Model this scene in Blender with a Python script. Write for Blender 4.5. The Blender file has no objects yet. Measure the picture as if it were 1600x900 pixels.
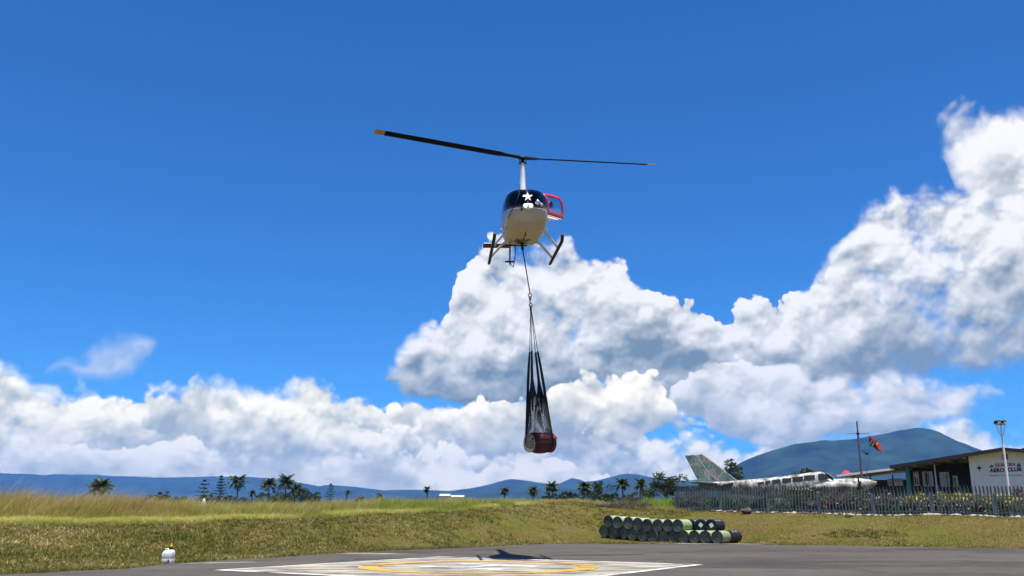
import bpy, bmesh, math, random
import numpy as np
from mathutils import Vector, Matrix, Euler, noise as mnoise

SC = bpy.context.scene
COL = SC.collection
R = math.radians

# ------------------------------------------------------------------ camera
HC = 1.30                      # eye height above the apron at the camera
F = 1420.0                     # focal length in pixels of the 1600 px wide photograph
PITCH = math.atan(350.0 / F)   # true horizon sits at row 800 of 900
SLOPE = 0.0042                 # the apron drains gently away from the camera
cam_data = bpy.data.cameras.new('camera')
cam_data.sensor_width = 36.0
cam_data.lens = 36.0 * F / 1600.0
cam_data.clip_start = 0.1
cam_data.clip_end = 60000.0
cam = bpy.data.objects.new('camera', cam_data)
COL.objects.link(cam)
cam.location = (0, 0, HC)
cam.rotation_euler = (math.pi / 2 + PITCH, 0, 0)
SC.camera = cam
SC.render.resolution_x, SC.render.resolution_y = 1024, 576

CP, SP = math.cos(PITCH), math.sin(PITCH)
def ray(px, py):
    u, v = (px - 800.0) / F, (450.0 - py) / F
    return Vector((u, CP - SP * v, SP + CP * v))
def at(px, py, d):
    """point seen at a photo pixel, d metres ahead of the camera"""
    r = ray(px, py)
    return Vector((0, 0, HC)) + r * (d / r.y)
def xat(px, d, z=1.4):
    """x of something at image column px, d metres ahead and z high"""
    return (px - 800.0) / F * (d * CP + (z - HC) * SP)
def onapron(px, py):
    r = ray(px, py)
    t = HC / (-(r.z + SLOPE * r.y))
    return Vector((0, 0, HC)) + r * t

# ------------------------------------------------------------------ sun, exposure
SUN_EL, SUN_AZ = R(80.5), R(167.0)      # almost overhead, a little behind the camera (azimuth from +Y, clockwise)
sun_dir = Vector((math.cos(SUN_EL) * math.sin(SUN_AZ), math.cos(SUN_EL) * math.cos(SUN_AZ), math.sin(SUN_EL)))
sd = bpy.data.lights.new('sun', 'SUN')
sd.energy = 5.0
sd.angle = R(0.53)
sd.color = (1.0, 0.94, 0.84)
sun = bpy.data.objects.new('sun', sd)
COL.objects.link(sun)
sun.location = (0, 0, 60)
sun.rotation_euler = sun_dir.to_track_quat('Z', 'Y').to_euler()

HAZE_D = 0.64e-4
SC.view_settings.view_transform = 'Standard'
SC.view_settings.look = 'None'
SC.view_settings.exposure = 0.8
SC.view_settings.gamma = 1.0
SC.view_settings.use_curve_mapping = False
SC.render.engine = 'CYCLES'
cy = SC.cycles
cy.use_adaptive_sampling = True
cy.adaptive_threshold = 0.018
cy.use_denoising = True
cy.max_bounces = 8
cy.diffuse_bounces = 3
cy.glossy_bounces = 3
cy.transmission_bounces = 4
cy.transparent_max_bounces = 12
cy.volume_bounces = 0
cy.caustics_reflective = False
cy.caustics_refractive = False

# ------------------------------------------------------------------ node helpers
class NT:
    """thin wrapper that writes node maths as function calls"""
    def __init__(s, tree): s.t = tree; s.n = tree.nodes; s.l = tree.links
    def put(s, sock, v):
        if v is None: return
        if isinstance(v, bpy.types.NodeSocket): s.l.new(v, sock)
        else:
            try: sock.default_value = v
            except Exception:
                if hasattr(v, '__len__') and len(v) == 3: sock.default_value = (*v, 1.0)
                else: raise
    def m(s, op, a, b=None, c=None, clamp=False):
        n = s.n.new('ShaderNodeMath'); n.operation = op; n.use_clamp = clamp
        s.put(n.inputs[0], a)
        if b is not None: s.put(n.inputs[1], b)
        if c is not None: s.put(n.inputs[2], c)
        return n.outputs[0]
    def v(s, op, a, b=None, scale=None):
        n = s.n.new('ShaderNodeVectorMath'); n.operation = op
        s.put(n.inputs[0], a)
        if b is not None: s.put(n.inputs[1], b)
        if scale is not None: s.put(n.inputs['Scale'], scale)
        return n.outputs['Value'] if op in ('DOT_PRODUCT', 'LENGTH') else n.outputs[0]
    def comb(s, x, y, z=0.0):
        n = s.n.new('ShaderNodeCombineXYZ')
        for k, q in enumerate((x, y, z)): s.put(n.inputs[k], q)
        return n.outputs[0]
    def sep(s, v):
        n = s.n.new('ShaderNodeSeparateXYZ'); s.put(n.inputs[0], v); return n.outputs
    def noise(s, vec, scale, detail=3.0, rough=0.5, dist=0.0, lac=2.0, color=False):
        n = s.n.new('ShaderNodeTexNoise')
        s.put(n.inputs['Vector'], vec)
        n.inputs['Scale'].default_value = scale; n.inputs['Detail'].default_value = detail
        n.inputs['Roughness'].default_value = rough; n.inputs['Distortion'].default_value = dist
        n.inputs['Lacunarity'].default_value = lac
        return n.outputs['Color' if color else 'Fac']
    def voro(s, vec, scale, detail=0.0, rough=0.5, feature='SMOOTH_F1', smooth=0.6, rand=1.0):
        n = s.n.new('ShaderNodeTexVoronoi'); n.feature = feature
        s.put(n.inputs['Vector'], vec)
        n.inputs['Scale'].default_value = scale
        n.inputs['Detail'].default_value = detail; n.inputs['Roughness'].default_value = rough
        if 'Smoothness' in n.inputs and feature == 'SMOOTH_F1': n.inputs['Smoothness'].default_value = smooth
        n.inputs['Randomness'].default_value = rand
        return n.outputs['Distance']
    def ramp(s, f, *stops, interp='LINEAR'):
        n = s.n.new('ShaderNodeValToRGB'); n.color_ramp.interpolation = interp
        e = n.color_ramp.elements
        while len(e) < len(stops): e.new(0.5)
        for k, (p, c) in enumerate(stops):
            e[k].position = p; e[k].color = (*c, 1.0) if len(c) == 3 else c
        s.put(n.inputs[0], f)
        return n.outputs[0]
    def mr(s, f, a, b, c=0.0, d=1.0, smooth=False):
        n = s.n.new('ShaderNodeMapRange'); n.clamp = True
        if smooth: n.interpolation_type = 'SMOOTHSTEP'
        for k, q in enumerate((f, a, b, c, d)): s.put(n.inputs[k], q)
        return n.outputs[0]
    def mix(s, f, a, b, mode='MIX'):
        n = s.n.new('ShaderNodeMix'); n.data_type = 'RGBA'; n.blend_type = mode
        s.put(n.inputs[0], f); s.put(n.inputs[6], a); s.put(n.inputs[7], b)
        return n.outputs[2]
    def attr(s, name):
        n = s.n.new('ShaderNodeAttribute'); n.attribute_name = name; return n

# ------------------------------------------------------------------ sky: Nishita air with cumulus in it
world = bpy.data.worlds.new('World')
SC.world = world
world.use_nodes = True
wt = world.node_tree
wt.nodes.clear()
W = NT(wt)
SKY_K = 0.06

def azel(px, py):
    r = ray(px, py).normalized()
    return math.atan2(r.x, r.y), math.asin(r.z)

tc = W.n.new('ShaderNodeTexCoord')
dx, dy, dz = W.sep(tc.outputs['Generated'])
az = W.m('ARCTAN2', dx, dy)
el = W.m('ARCSINE', dz)
P0 = W.comb(az, el, 0.0)
AZ0, AZ1, EL1 = -0.62, 0.62, 0.62

def noise2(vec, scale, detail, rough, dist=0.0, color=False):
    n = W.n.new('ShaderNodeTexNoise'); n.noise_dimensions = '2D'
    W.put(n.inputs['Vector'], vec)
    n.inputs['Scale'].default_value = scale; n.inputs['Detail'].default_value = detail
    n.inputs['Roughness'].default_value = rough; n.inputs['Distortion'].default_value = dist
    return n.outputs['Color' if color else 'Fac']
def puff2(vec, scale, detail, rough):
    n = W.n.new('ShaderNodeTexVoronoi'); n.voronoi_dimensions = '2D'; n.feature = 'F1'
    W.put(n.inputs['Vector'], vec)
    n.inputs['Scale'].default_value = scale; n.inputs['Detail'].default_value = detail
    n.inputs['Roughness'].default_value = rough
    return n.outputs['Distance']

def outline(top, bottom):
    """top and base of a cloud mass over azimuth, in one colour ramp (red = top, green = base elevation)"""
    n = 32
    tops = sorted((azel(*p) for p in top)); bots = sorted((azel(*p) for p in bottom))
    def itp(pts, a):
        return float(np.interp(a, [q[0] for q in pts], [q[1] for q in pts]))
    keys = sorted({round(q[0], 5) for q in tops + bots if AZ0 < q[0] < AZ1})
    keys = [AZ0] + keys + [AZ1]
    while len(keys) > n:       # drop the key that matters least
        k = min(range(1, len(keys) - 1), key=lambda i: abs(itp(tops, keys[i]) - np.interp(keys[i], [keys[i-1], keys[i+1]], [itp(tops, keys[i-1]), itp(tops, keys[i+1])])) + 0.3 * abs(itp(bots, keys[i]) - np.interp(keys[i], [keys[i-1], keys[i+1]], [itp(bots, keys[i-1]), itp(bots, keys[i+1])])))
        keys.pop(k)
    return [((a - AZ0) / (AZ1 - AZ0), ((itp(tops, a) + 0.1) / EL1, (itp(bots, a) + 0.1) / EL1, 0.0)) for a in keys]

FIELDS = {}
def field(variant, scale):
    """billow fields shared by several cloud masses"""
    key = (variant, scale)
    if key in FIELDS: return FIELDS[key]
    d = {}
    ps = W.v('ADD', P0, (variant * 3.71 + 1.3, variant * 1.37 + 0.4, 0.0))
    if 'warp' not in FIELDS:
        wn = noise2(ps, 9.0, 3.0, 0.6, color=True)
        FIELDS['warp'] = W.v('SUBTRACT', wn, (0.5, 0.5, 0.5)); FIELDS['low'] = noise2(ps, 4.5, 3.0, 0.55)
    d['warp'], d['low'] = FIELDS['warp'], FIELDS['low']
    d['mid'] = noise2(W.v('ADD', ps, (9.1, 2.2, 0)), 10.0, 4.0, 0.6)
    psw = W.v('ADD', ps, W.v('SCALE', d['warp'], scale=0.02))
    def lumps(p):
        n = noise2(p, scale, 3.0, 0.55)
        v = puff2(p, scale * 1.5, 1.0, 0.5)
        return W.m('MULTIPLY_ADD', n, 1.1, W.m('MULTIPLY', v, -0.5))
    d['hc'] = lumps(psw)
    d['h1'] = lumps(W.v('ADD', psw, (-0.003, 0.013, 0.0)))
    fine = W.m('MULTIPLY_ADD', noise2(psw, scale * 5.0, 4.0, 0.62), 0.55, W.m('MULTIPLY', puff2(psw, scale * 4.5, 1.0, 0.6), -0.3))
    d['fine'] = W.m('ADD', fine, -0.13)
    psf = W.v('ADD', psw, (-0.001, 0.0042, 0.0))
    fine2 = W.m('MULTIPLY_ADD', noise2(psf, scale * 5.0, 4.0, 0.62), 0.55, W.m('MULTIPLY', puff2(psf, scale * 4.5, 1.0, 0.6), -0.3))
    d['frel'] = W.m('SUBTRACT', fine, fine2)
    d['h0'] = W.m('MULTIPLY_ADD', d['fine'], 0.8, d['hc'])
    FIELDS[key] = d
    return d

def cloud_layer(under, top, bottom, seed, dark, lit, warp=0.03, amp=1.25, edge=0.26, a=0.032, b=0.02, scale=13.0,
                relief=1.5, base_lo=0.15, base_hi=0.95, opac=1.0, wispy=1.0, lowamp=0.9):
    fld = field(seed % 2, scale)
    off = W.v('SCALE', fld['warp'], scale=warp)
    wx, wy, _ = W.sep(W.v('ADD', P0, off))
    rmp = W.ramp(W.m('DIVIDE', W.m('SUBTRACT', wx, AZ0), AZ1 - AZ0), *outline(top, bottom))
    sp = W.n.new('ShaderNodeSeparateColor'); wt.links.new(rmp, sp.inputs[0])
    tel = W.m('MULTIPLY_ADD', sp.outputs[0], EL1, -0.1)
    bel = W.m('MULTIPLY_ADD', sp.outputs[1], EL1, -0.1)
    hc, h1, fine, h0 = fld['hc'], fld['h1'], fld['fine'], fld['h0']
    e = W.m('DIVIDE', W.m('SUBTRACT', tel, wy), a)
    g = W.m('DIVIDE', W.m('SUBTRACT', wy, bel), b)
    f = W.m('MINIMUM', W.m('MINIMUM', e, g), 1.1)
    D = W.m('MULTIPLY_ADD', W.m('SUBTRACT', h0, 0.3), amp, f)
    D = W.m('MINIMUM', D, W.m('MULTIPLY_ADD', f, 2.5, 0.8))
    low = fld['low']
    ew = W.mr(low, 0.42, 0.66, edge * 0.38, edge * (1.0 + 3.4 * wispy))
    alpha = W.m('MULTIPLY', W.mr(D, 0.0, ew, smooth=True), opac)
    # daylight on the lumps: sunlit from above, shaded towards the thick base
    rel = W.m('MULTIPLY_ADD', fld['frel'], 0.75, W.m('MULTIPLY', W.m('SUBTRACT', hc, h1), relief * 1.25))
    rel = W.m('MULTIPLY_ADD', fine, 0.35, rel)
    frac = W.m('DIVIDE', W.m('SUBTRACT', tel, wy), W.m('MAXIMUM', W.m('SUBTRACT', tel, bel), 0.02))
    frac = W.m('MULTIPLY_ADD', W.m('SUBTRACT', fld['mid'], 0.5), lowamp * 1.6, frac)
    shade = W.mr(frac, base_lo, base_hi, 1.0, 0.16, smooth=True)
    L = W.m('ADD', W.m('MULTIPLY', shade, 0.86), W.m('MULTIPLY', rel, W.m('MULTIPLY_ADD', shade, 0.6, 0.4)), clamp=True)
    rim = W.mr(e, 0.0, 1.1, 0.18, 0.0)                      # thin sunlit crest
    L = W.m('ADD', L, rim, clamp=True)
    col = W.mix(L, dark, lit)
    bk = W.n.new('ShaderNodeBackground'); W.put(bk.inputs['Color'], col); bk.inputs['Strength'].default_value = SKY_K
    mx = W.n.new('ShaderNodeMixShader')
    W.put(mx.inputs[0], alpha); wt.links.new(under, mx.inputs[1]); wt.links.new(bk.outputs[0], mx.inputs[2])
    return mx.outputs[0]

sky = W.n.new('ShaderNodeTexSky')
sky.sky_type = 'NISHITA'
sky.sun_disc = False
sky.sun_elevation = SUN_EL
sky.sun_rotation = SUN_AZ
sky.altitude = 1600.0
sky.air_density = 1.0
sky.dust_density = 0.2
sky.ozone_density = 2.5
gm = W.n.new('ShaderNodeGamma'); gm.inputs[1].default_value = 1.15
wt.links.new(sky.outputs[0], gm.inputs[0])
tint = W.mix(1.0, gm.outputs[0], (0.25, 0.76, 1.20), 'MULTIPLY')
bg = W.n.new('ShaderNodeBackground')
bg.inputs['Strength'].default_value = SKY_K
wt.links.new(tint, bg.inputs['Color'])
acc = bg.outputs[0]

# tops and bases of the cloud masses by the direction they are seen in (column, row of the photograph)
LIT = (10.2, 10.1, 9.9)
LIT2 = (13.8, 13.0, 10.3)       # the bank on the horizon is as white, seen through kilometres of haze
acc = cloud_layer(acc, [(50, 640), (86, 560), (110, 540), (150, 522), (180, 516), (240, 518), (286, 520), (300, 560), (320, 640)],
                  [(50, 600), (96, 584), (150, 592), (205, 588), (250, 552), (290, 534), (330, 530)],
                  1, (5.6, 6.6, 7.6), (8.6, 9.0, 9.4), warp=0.05, amp=1.0, edge=1.0, a=0.016, b=0.016, opac=0.85, relief=0.9, wispy=0.4)
acc = cloud_layer(acc, [(-400, 560), (0, 548), (40, 556), (66, 585), (110, 602), (130, 590), (160, 592), (200, 610), (270, 604), (310, 588),
                        (350, 586), (400, 590), (440, 600), (462, 592), (484, 586), (505, 594), (540, 618), (600, 634), (650, 626), (740, 622),
                        (850, 622), (950, 650), (1000, 664), (1048, 682), (1075, 676), (1110, 680), (1200, 672), (1320, 668), (1440, 650),
                        (1490, 628), (1530, 648), (1570, 668), (1700, 640)],
                  [(-400, 800), (1700, 800)], 2, (4.8, 5.5, 5.0), LIT2, base_lo=0.0, base_hi=0.66, lowamp=1.5)
# the tall right-hand cumulus and its head
acc = cloud_layer(acc, [(1380, 460), (1450, 300), (1472, 215), (1484, 176), (1500, 152), (1516, 150), (1540, 163), (1560, 160), (1590, 150), (1640, 158), (1900, 260)],
                  [(1380, 250), (1470, 236), (1500, 300), (1560, 350), (1640, 400), (1900, 420)], 3, (5.2, 5.8, 6.6), LIT, warp=0.05, a=0.03, base_lo=0.35, base_hi=1.3)
acc = cloud_layer(acc, [(960, 660), (1010, 540), (1060, 492), (1120, 484), (1150, 470), (1200, 466), (1266, 440), (1288, 402), (1328, 338), (1345, 300),
                        (1366, 296), (1378, 272), (1388, 258), (1402, 284), (1430, 292), (1460, 280), (1500, 258), (1530, 232), (1600, 210), (1900, 260)],
                  [(960, 600), (1040, 640), (1120, 640), (1200, 630), (1400, 610), (1500, 592), (1600, 575), (1900, 560)], 4, (2.4, 3.2, 3.8), LIT, base_lo=0.26, base_hi=0.95, warp=0.035)
acc = cloud_layer(acc, [(960, 760), (1000, 650), (1050, 600), (1085, 575), (1140, 562), (1250, 566), (1350, 560), (1450, 566), (1530, 580), (1568, 596), (1600, 660), (1700, 720)],
                  [(960, 640), (1060, 640), (1110, 672), (1200, 712), (1400, 700), (1490, 660), (1560, 615), (1700, 600)], 5, (4.0, 4.8, 5.0), LIT, base_lo=0.1, base_hi=0.95, a=0.026)
# the central cumulus behind the helicopter's load
acc = cloud_layer(acc, [(560, 690), (596, 600), (610, 562), (640, 522), (662, 504), (688, 490), (700, 458), (712, 436), (724, 412), (745, 382), (790, 380), (830, 374),
                        (872, 366), (910, 374), (940, 390), (966, 400), (992, 432), (1030, 458), (1072, 466), (1110, 486), (1150, 540), (1200, 640)],
                  [(560, 590), (610, 610), (680, 640), (760, 652), (830, 636), (920, 612), (1010, 606), (1100, 590), (1190, 570)], 6, (2.0, 2.9, 3.4), LIT, base_lo=0.3, base_hi=0.92)
acc = cloud_layer(acc, [(560, 760), (620, 690), (680, 640), (760, 612), (840, 596), (900, 582), (980, 572), (1030, 590), (1060, 630), (1105, 650), (1130, 700)],
                  [(560, 700), (700, 720), (850, 712), (1000, 690), (1090, 668), (1130, 660)], 7, (4.4, 5.0, 4.9), LIT2, base_lo=0.1, base_hi=0.9, a=0.028)
# the lower rows of the bank along the horizon
acc = cloud_layer(acc, [(-400, 640), (0, 640), (60, 622), (110, 640), (170, 632), (230, 662), (300, 640), (350, 628), (420, 640), (470, 626), (520, 640), (580, 672),
                        (640, 668), (720, 690), (800, 690), (880, 678), (960, 690), (1010, 704), (1060, 726), (1120, 716), (1300, 720), (1450, 680), (1520, 670), (1600, 690), (1800, 680)],
                  [(-400, 800), (1800, 800)], 8, (5.2, 5.8, 5.1), LIT2, base_lo=-0.05, base_hi=0.62, lowamp=1.5, a=0.026)
acc = cloud_layer(acc, [(-400, 690), (0, 690), (80, 676), (160, 700), (240, 694), (320, 676), (400, 700), (480, 690), (560, 712), (660, 706), (760, 722), (850, 714),
                        (940, 730), (1050, 760), (1250, 730), (1400, 710), (1600, 720), (1800, 700)],
                  [(-400, 800), (1800, 800)], 9, (6.4, 6.8, 5.6), LIT2, base_lo=0.0, base_hi=0.9, lowamp=1.5, a=0.022)
wo = W.n.new('ShaderNodeOutputWorld')
wt.links.new(acc, wo.inputs['Surface'])
world.cycles.sampling_method = 'MANUAL'
world.cycles.sample_map_resolution = 512

# ------------------------------------------------------------------ mesh helpers
rnd = random.Random(7)
rng = np.random.default_rng(11)

def link(name, data, parent=None, loc=None, rot=None):
    o = bpy.data.objects.new(name, data)
    COL.objects.link(o)
    if parent is not None: o.parent = parent
    if loc is not None: o.location = loc
    if rot is not None: o.rotation_euler = rot
    return o
def empty(name, loc, rot=(0, 0, 0)):
    o = link(name, None, None, loc, rot)
    o.empty_display_size = 0.2
    return o
def tag(o, label=None, cat=None, group=None, kind=None):
    if label: o['label'] = label
    if cat: o['category'] = cat
    if group: o['group'] = group
    if kind: o['kind'] = kind
    return o
def copy_tree(o, parent=None):
    c = o.copy(); COL.objects.link(c); c.parent = parent
    for ch in o.children: copy_tree(ch, c)
    return c

class MB:
    def __init__(s): s.v = []; s.f = []; s.m = []
    def add(s, vs, fs, mi=0):
        b = len(s.v); s.v += [tuple(q) for q in vs]; s.f += [tuple(i + b for i in f) for f in fs]; s.m += [mi] * len(fs)
        return s
    def box(s, c, size, rot=None, mi=0, taper=1.0):
        hx, hy, hz = size[0] / 2, size[1] / 2, size[2] / 2
        M = rot.to_matrix() if isinstance(rot, Euler) else (rot if rot is not None else Matrix.Identity(3))
        vs = [Vector(c) + M @ Vector((x * hx * (taper if z > 0 else 1), y * hy * (taper if z > 0 else 1), z * hz)) for z in (-1, 1) for y in (-1, 1) for x in (-1, 1)]
        return s.add(vs, [(0, 2, 3, 1), (4, 5, 7, 6), (0, 1, 5, 4), (2, 6, 7, 3), (0, 4, 6, 2), (1, 3, 7, 5)], mi)
    def tube(s, pts, rad, n=8, cap=True, mi=0, sq=1.0):
        pts = [Vector(p) for p in pts]
        if not hasattr(rad, '__len__'): rad = [rad] * len(pts)
        rings = []; prev = None
        for i, p in enumerate(pts):
            t = (pts[min(i + 1, len(pts) - 1)] - pts[max(i - 1, 0)]).normalized()
            if prev is None: a = t.orthogonal().normalized()
            else:
                a = prev - t * prev.dot(t)
                a = a.normalized() if a.length > 1e-6 else t.orthogonal().normalized()
            prev = a; b = t.cross(a)
            rings.append([p + (a * math.cos(k * 2 * math.pi / n) + b * math.sin(k * 2 * math.pi / n) * sq) * rad[i] for k in range(n)])
        return s.loft(rings, cap, mi)
    def loft(s, rings, cap=True, mi=0, closed=True):
        n = len(rings[0]); vs = [p for r in rings for p in r]; fs = []
        for i in range(len(rings) - 1):
            for k in range(n if closed else n - 1):
                k2 = (k + 1) % n
                fs.append((i * n + k, i * n + k2, (i + 1) * n + k2, (i + 1) * n + k))
        if cap and closed:
            fs.append(tuple(range(n - 1, -1, -1))); fs.append(tuple((len(rings) - 1) * n + k for k in range(n)))
        return s.add(vs, fs, mi)
    def ell(s, c, r, nu=12, nv=8, mi=0, rot=None):
        rx, ry, rz = r if hasattr(r, '__len__') else (r, r, r)
        M = rot.to_matrix() if rot is not None else Matrix.Identity(3)
        rings = []
        for i in range(nv + 1):
            a = -math.pi / 2 + math.pi * i / nv; ca = max(math.cos(a), 0.002)
            rings.append([Vector(c) + M @ Vector((rx * ca * math.cos(2 * math.pi * k / nu), ry * ca * math.sin(2 * math.pi * k / nu), rz * math.sin(a))) for k in range(nu)])
        return s.loft(rings, True, mi)
    def prism(s, poly, off, mi=0):
        """closed polygon (3D points) pushed along the vector off"""
        n = len(poly); off = Vector(off)
        vs = [Vector(p) for p in poly] + [Vector(p) + off for p in poly]
        fs = [tuple(range(n - 1, -1, -1)), tuple(range(n, 2 * n))] + [(k, (k + 1) % n, n + (k + 1) % n, n + k) for k in range(n)]
        return s.add(vs, fs, mi)
    def sheet(s, grid, mi=0):
        nr, nc = len(grid), len(grid[0])
        vs = [p for r in grid for p in r]
        return s.add(vs, [(i * nc + j, i * nc + j + 1, (i + 1) * nc + j + 1, (i + 1) * nc + j) for i in range(nr - 1) for j in range(nc - 1)], mi)
    def mesh(s, name, mats, smooth=True, angle=35, fixn=True):
        me = bpy.data.meshes.new(name)
        me.from_pydata(s.v, [], s.f)
        for m_ in (mats if isinstance(mats, (list, tuple)) else [mats]): me.materials.append(m_)
        if any(s.m): me.polygons.foreach_set('material_index', s.m)
        me.validate(clean_customdata=False)
        if fixn:
            bm = bmesh.new(); bm.from_mesh(me); bmesh.ops.recalc_face_normals(bm, faces=bm.faces); bm.to_mesh(me); bm.free()
        if smooth:
            me.shade_smooth(); me.set_sharp_from_angle(angle=R(angle))
        me.update()
        return me
    def build(s, name, mats, parent=None, smooth=True, angle=35, loc=None, rot=None, bevel=0.0):
        o = link(name, s.mesh(name, mats, smooth, angle), parent, loc, rot)
        if bevel > 0:
            bv = o.modifiers.new('bevel', 'BEVEL'); bv.width = bevel; bv.segments = 2; bv.limit_method = 'ANGLE'
        return o

def big_mesh(name, verts, faces_n, loops, mats, attrs=None, smooth=False):
    """fast mesh from numpy arrays; all faces have faces_n corners"""
    me = bpy.data.meshes.new(name)
    nv, nl = len(verts), len(loops); nf = nl // faces_n
    me.vertices.add(nv); me.vertices.foreach_set('co', np.asarray(verts, np.float32).ravel())
    me.loops.add(nl); me.loops.foreach_set('vertex_index', np.asarray(loops, np.int32).ravel())
    me.polygons.add(nf)
    me.polygons.foreach_set('loop_start', np.arange(0, nl, faces_n, dtype=np.int32))
    for k, arr in (attrs or {}).items():
        at_ = me.attributes.new(k, 'FLOAT', 'POINT'); at_.data.foreach_set('value', np.asarray(arr, np.float32))
    me.update(calc_edges=True)
    for m_ in (mats if isinstance(mats, (list, tuple)) else [mats]): me.materials.append(m_)
    if smooth: me.shade_smooth()
    return me

# ------------------------------------------------------------------ materials
def mat(name, col, rough=0.6, metal=0.0, var=0.0, vscale=3.0, bump=0.0, bscale=40.0, spec=0.5, col2=None, dirt=None, dirt_amt=0.0, coat=0.0, ovar=0.0):
    m = bpy.data.materials.new(name); m.use_nodes = True
    T = NT(m.node_tree); b = m.node_tree.nodes['Principled BSDF']
    c = col
    tcn = T.n.new('ShaderNodeTexCoord').outputs['Object']
    if var > 0 or col2:
        n = T.noise(tcn, vscale, 5.0, 0.6)
        c2 = col2 or tuple(q * (1 - var) for q in col); c1 = col if col2 else tuple(min(1, q * (1 + var)) for q in col)
        c = T.ramp(n, (0.32, c2), (0.68, c1))
    if dirt:
        d = T.mr(T.noise(tcn, vscale * 2.3, 6.0, 0.68, 0.4), 0.62 - dirt_amt * 0.4, 0.8 - dirt_amt * 0.3)
        c = T.mix(d, c, dirt)
    if ovar > 0:                                   # each copy is a little lighter or darker than the next
        oi = T.n.new('ShaderNodeObjectInfo').outputs['Random']
        k_ = T.m('MULTIPLY_ADD', oi, 2 * ovar, 1 - ovar)
        c = T.mix(1.0, c if isinstance(c, bpy.types.NodeSocket) else (*c, 1), T.comb(k_, k_, k_), 'MULTIPLY')
    T.put(b.inputs['Base Color'], c if isinstance(c, bpy.types.NodeSocket) else (*c, 1))
    b.inputs['Roughness'].default_value = rough; b.inputs['Metallic'].default_value = metal
    b.inputs['Specular IOR Level'].default_value = spec
    b.inputs['Coat Weight'].default_value = coat
    if bump > 0:
        bn = T.n.new('ShaderNodeBump'); bn.inputs['Strength'].default_value = bump; bn.inputs['Distance'].default_value = 0.02
        T.put(bn.inputs['Height'], T.noise(tcn, bscale, 4.0, 0.6)); T.put(b.inputs['Normal'], bn.outputs[0])
    return m

def leaf_mat(name, stops, trans=0.25, nscale=0.35, rand_mix=0.55, rough=0.6, con=1.0, src=None):
    """foliage: colour varies from leaf to leaf and in broad patches; light passes through the blade"""
    m = bpy.data.materials.new(name); m.use_nodes = True
    T = NT(m.node_tree); b = m.node_tree.nodes['Principled BSDF']
    g = T.n.new('ShaderNodeNewGeometry')
    n = T.noise(g.outputs['Position'], nscale, 3.0, 0.6)
    f = T.m('ADD', T.m('MULTIPLY', (T.attr(src).outputs['Fac'] if src else g.outputs['Random Per Island']), rand_mix), T.m('MULTIPLY', T.m('MULTIPLY_ADD', T.m('SUBTRACT', n, 0.5), con, 0.5, clamp=True), 1.0 - rand_mix))
    c = T.ramp(f, *stops)
    T.put(b.inputs['Base Color'], c); b.inputs['Roughness'].default_value = rough
    b.inputs['Specular IOR Level'].default_value = 0.25
    tr = T.n.new('ShaderNodeBsdfTranslucent'); T.put(tr.inputs[0], c)
    mx = T.n.new('ShaderNodeMixShader'); mx.inputs[0].default_value = trans
    out = m.node_tree.nodes['Material Output']
    T.l.new(b.outputs[0], mx.inputs[1]); T.l.new(tr.outputs[0], mx.inputs[2]); T.l.new(mx.outputs[0], out.inputs['Surface'])
    return m

# ------------------------------------------------------------------ terrain profile
# edge of the asphalt, in the photograph's columns and rows, laid onto the apron plane
EDGE = [(-260, 912), (0, 899), (120, 893), (200, 888.5), (262, 882.5), (320, 878), (420, 872), (520, 865.5), (640, 860), (720, 856.5),
        (820, 852), (880, 850), (1000, 850.5), (1150, 851), (1300, 853), (1450, 855.5), (1600, 858), (1900, 866)]
CREST = [(-260, 826, 30), (0, 822, 33), (250, 819, 36), (400, 814, 39), (500, 809, 42), (690, 801, 49), (800, 793, 54), (850, 788, 57),
         (900, 786, 58.5), (940, 791, 57.5), (1000, 797.5, 56.5), (1055, 799.5, 55), (1200, 803, 51.9), (1350, 805.5, 48.8), (1465, 807, 46.5), (1600, 810, 44), (1900, 818, 39)]
e_pts = [onapron(*p) for p in EDGE]
c_pts = [at(*p) for p in CREST]
e_ang = np.array([math.atan2(p.x, p.y) for p in e_pts]); e_rad = np.array([math.hypot(p.x, p.y) for p in e_pts])
c_ang = np.array([math.atan2(p.x, p.y) for p in c_pts]); c_rad = np.array([math.hypot(p.x, p.y) for p in c_pts]); c_z = np.array([p.z for p in c_pts])
def edge_r(a):
    r = np.interp(a, e_ang, e_rad)
    return r + 0.22 * np.sin(a * 61.0) * np.sin(a * 23.0 + 1.0) + np.clip(np.abs(a) - 0.8, 0, 3) * 25.0
def crest_rz(a):
    return np.interp(a, c_ang, c_rad) + np.clip(np.abs(a) - 0.8, 0, 3) * 25.0, np.interp(a, c_ang, c_z)
def sstep(t):
    t = np.clip(t, 0, 1); return t * t * (3 - 2 * t)
DR_A = [math.atan((q - 800) / F / CP) for q in (885, 920, 1125, 1165)]
def slope_r(a):
    """where the bank starts to rise: at the pavement edge, but behind the level strip the drums lie on"""
    return edge_r(a) + np.interp(a, DR_A, [0, 2.6, 2.6, 0])
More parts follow.
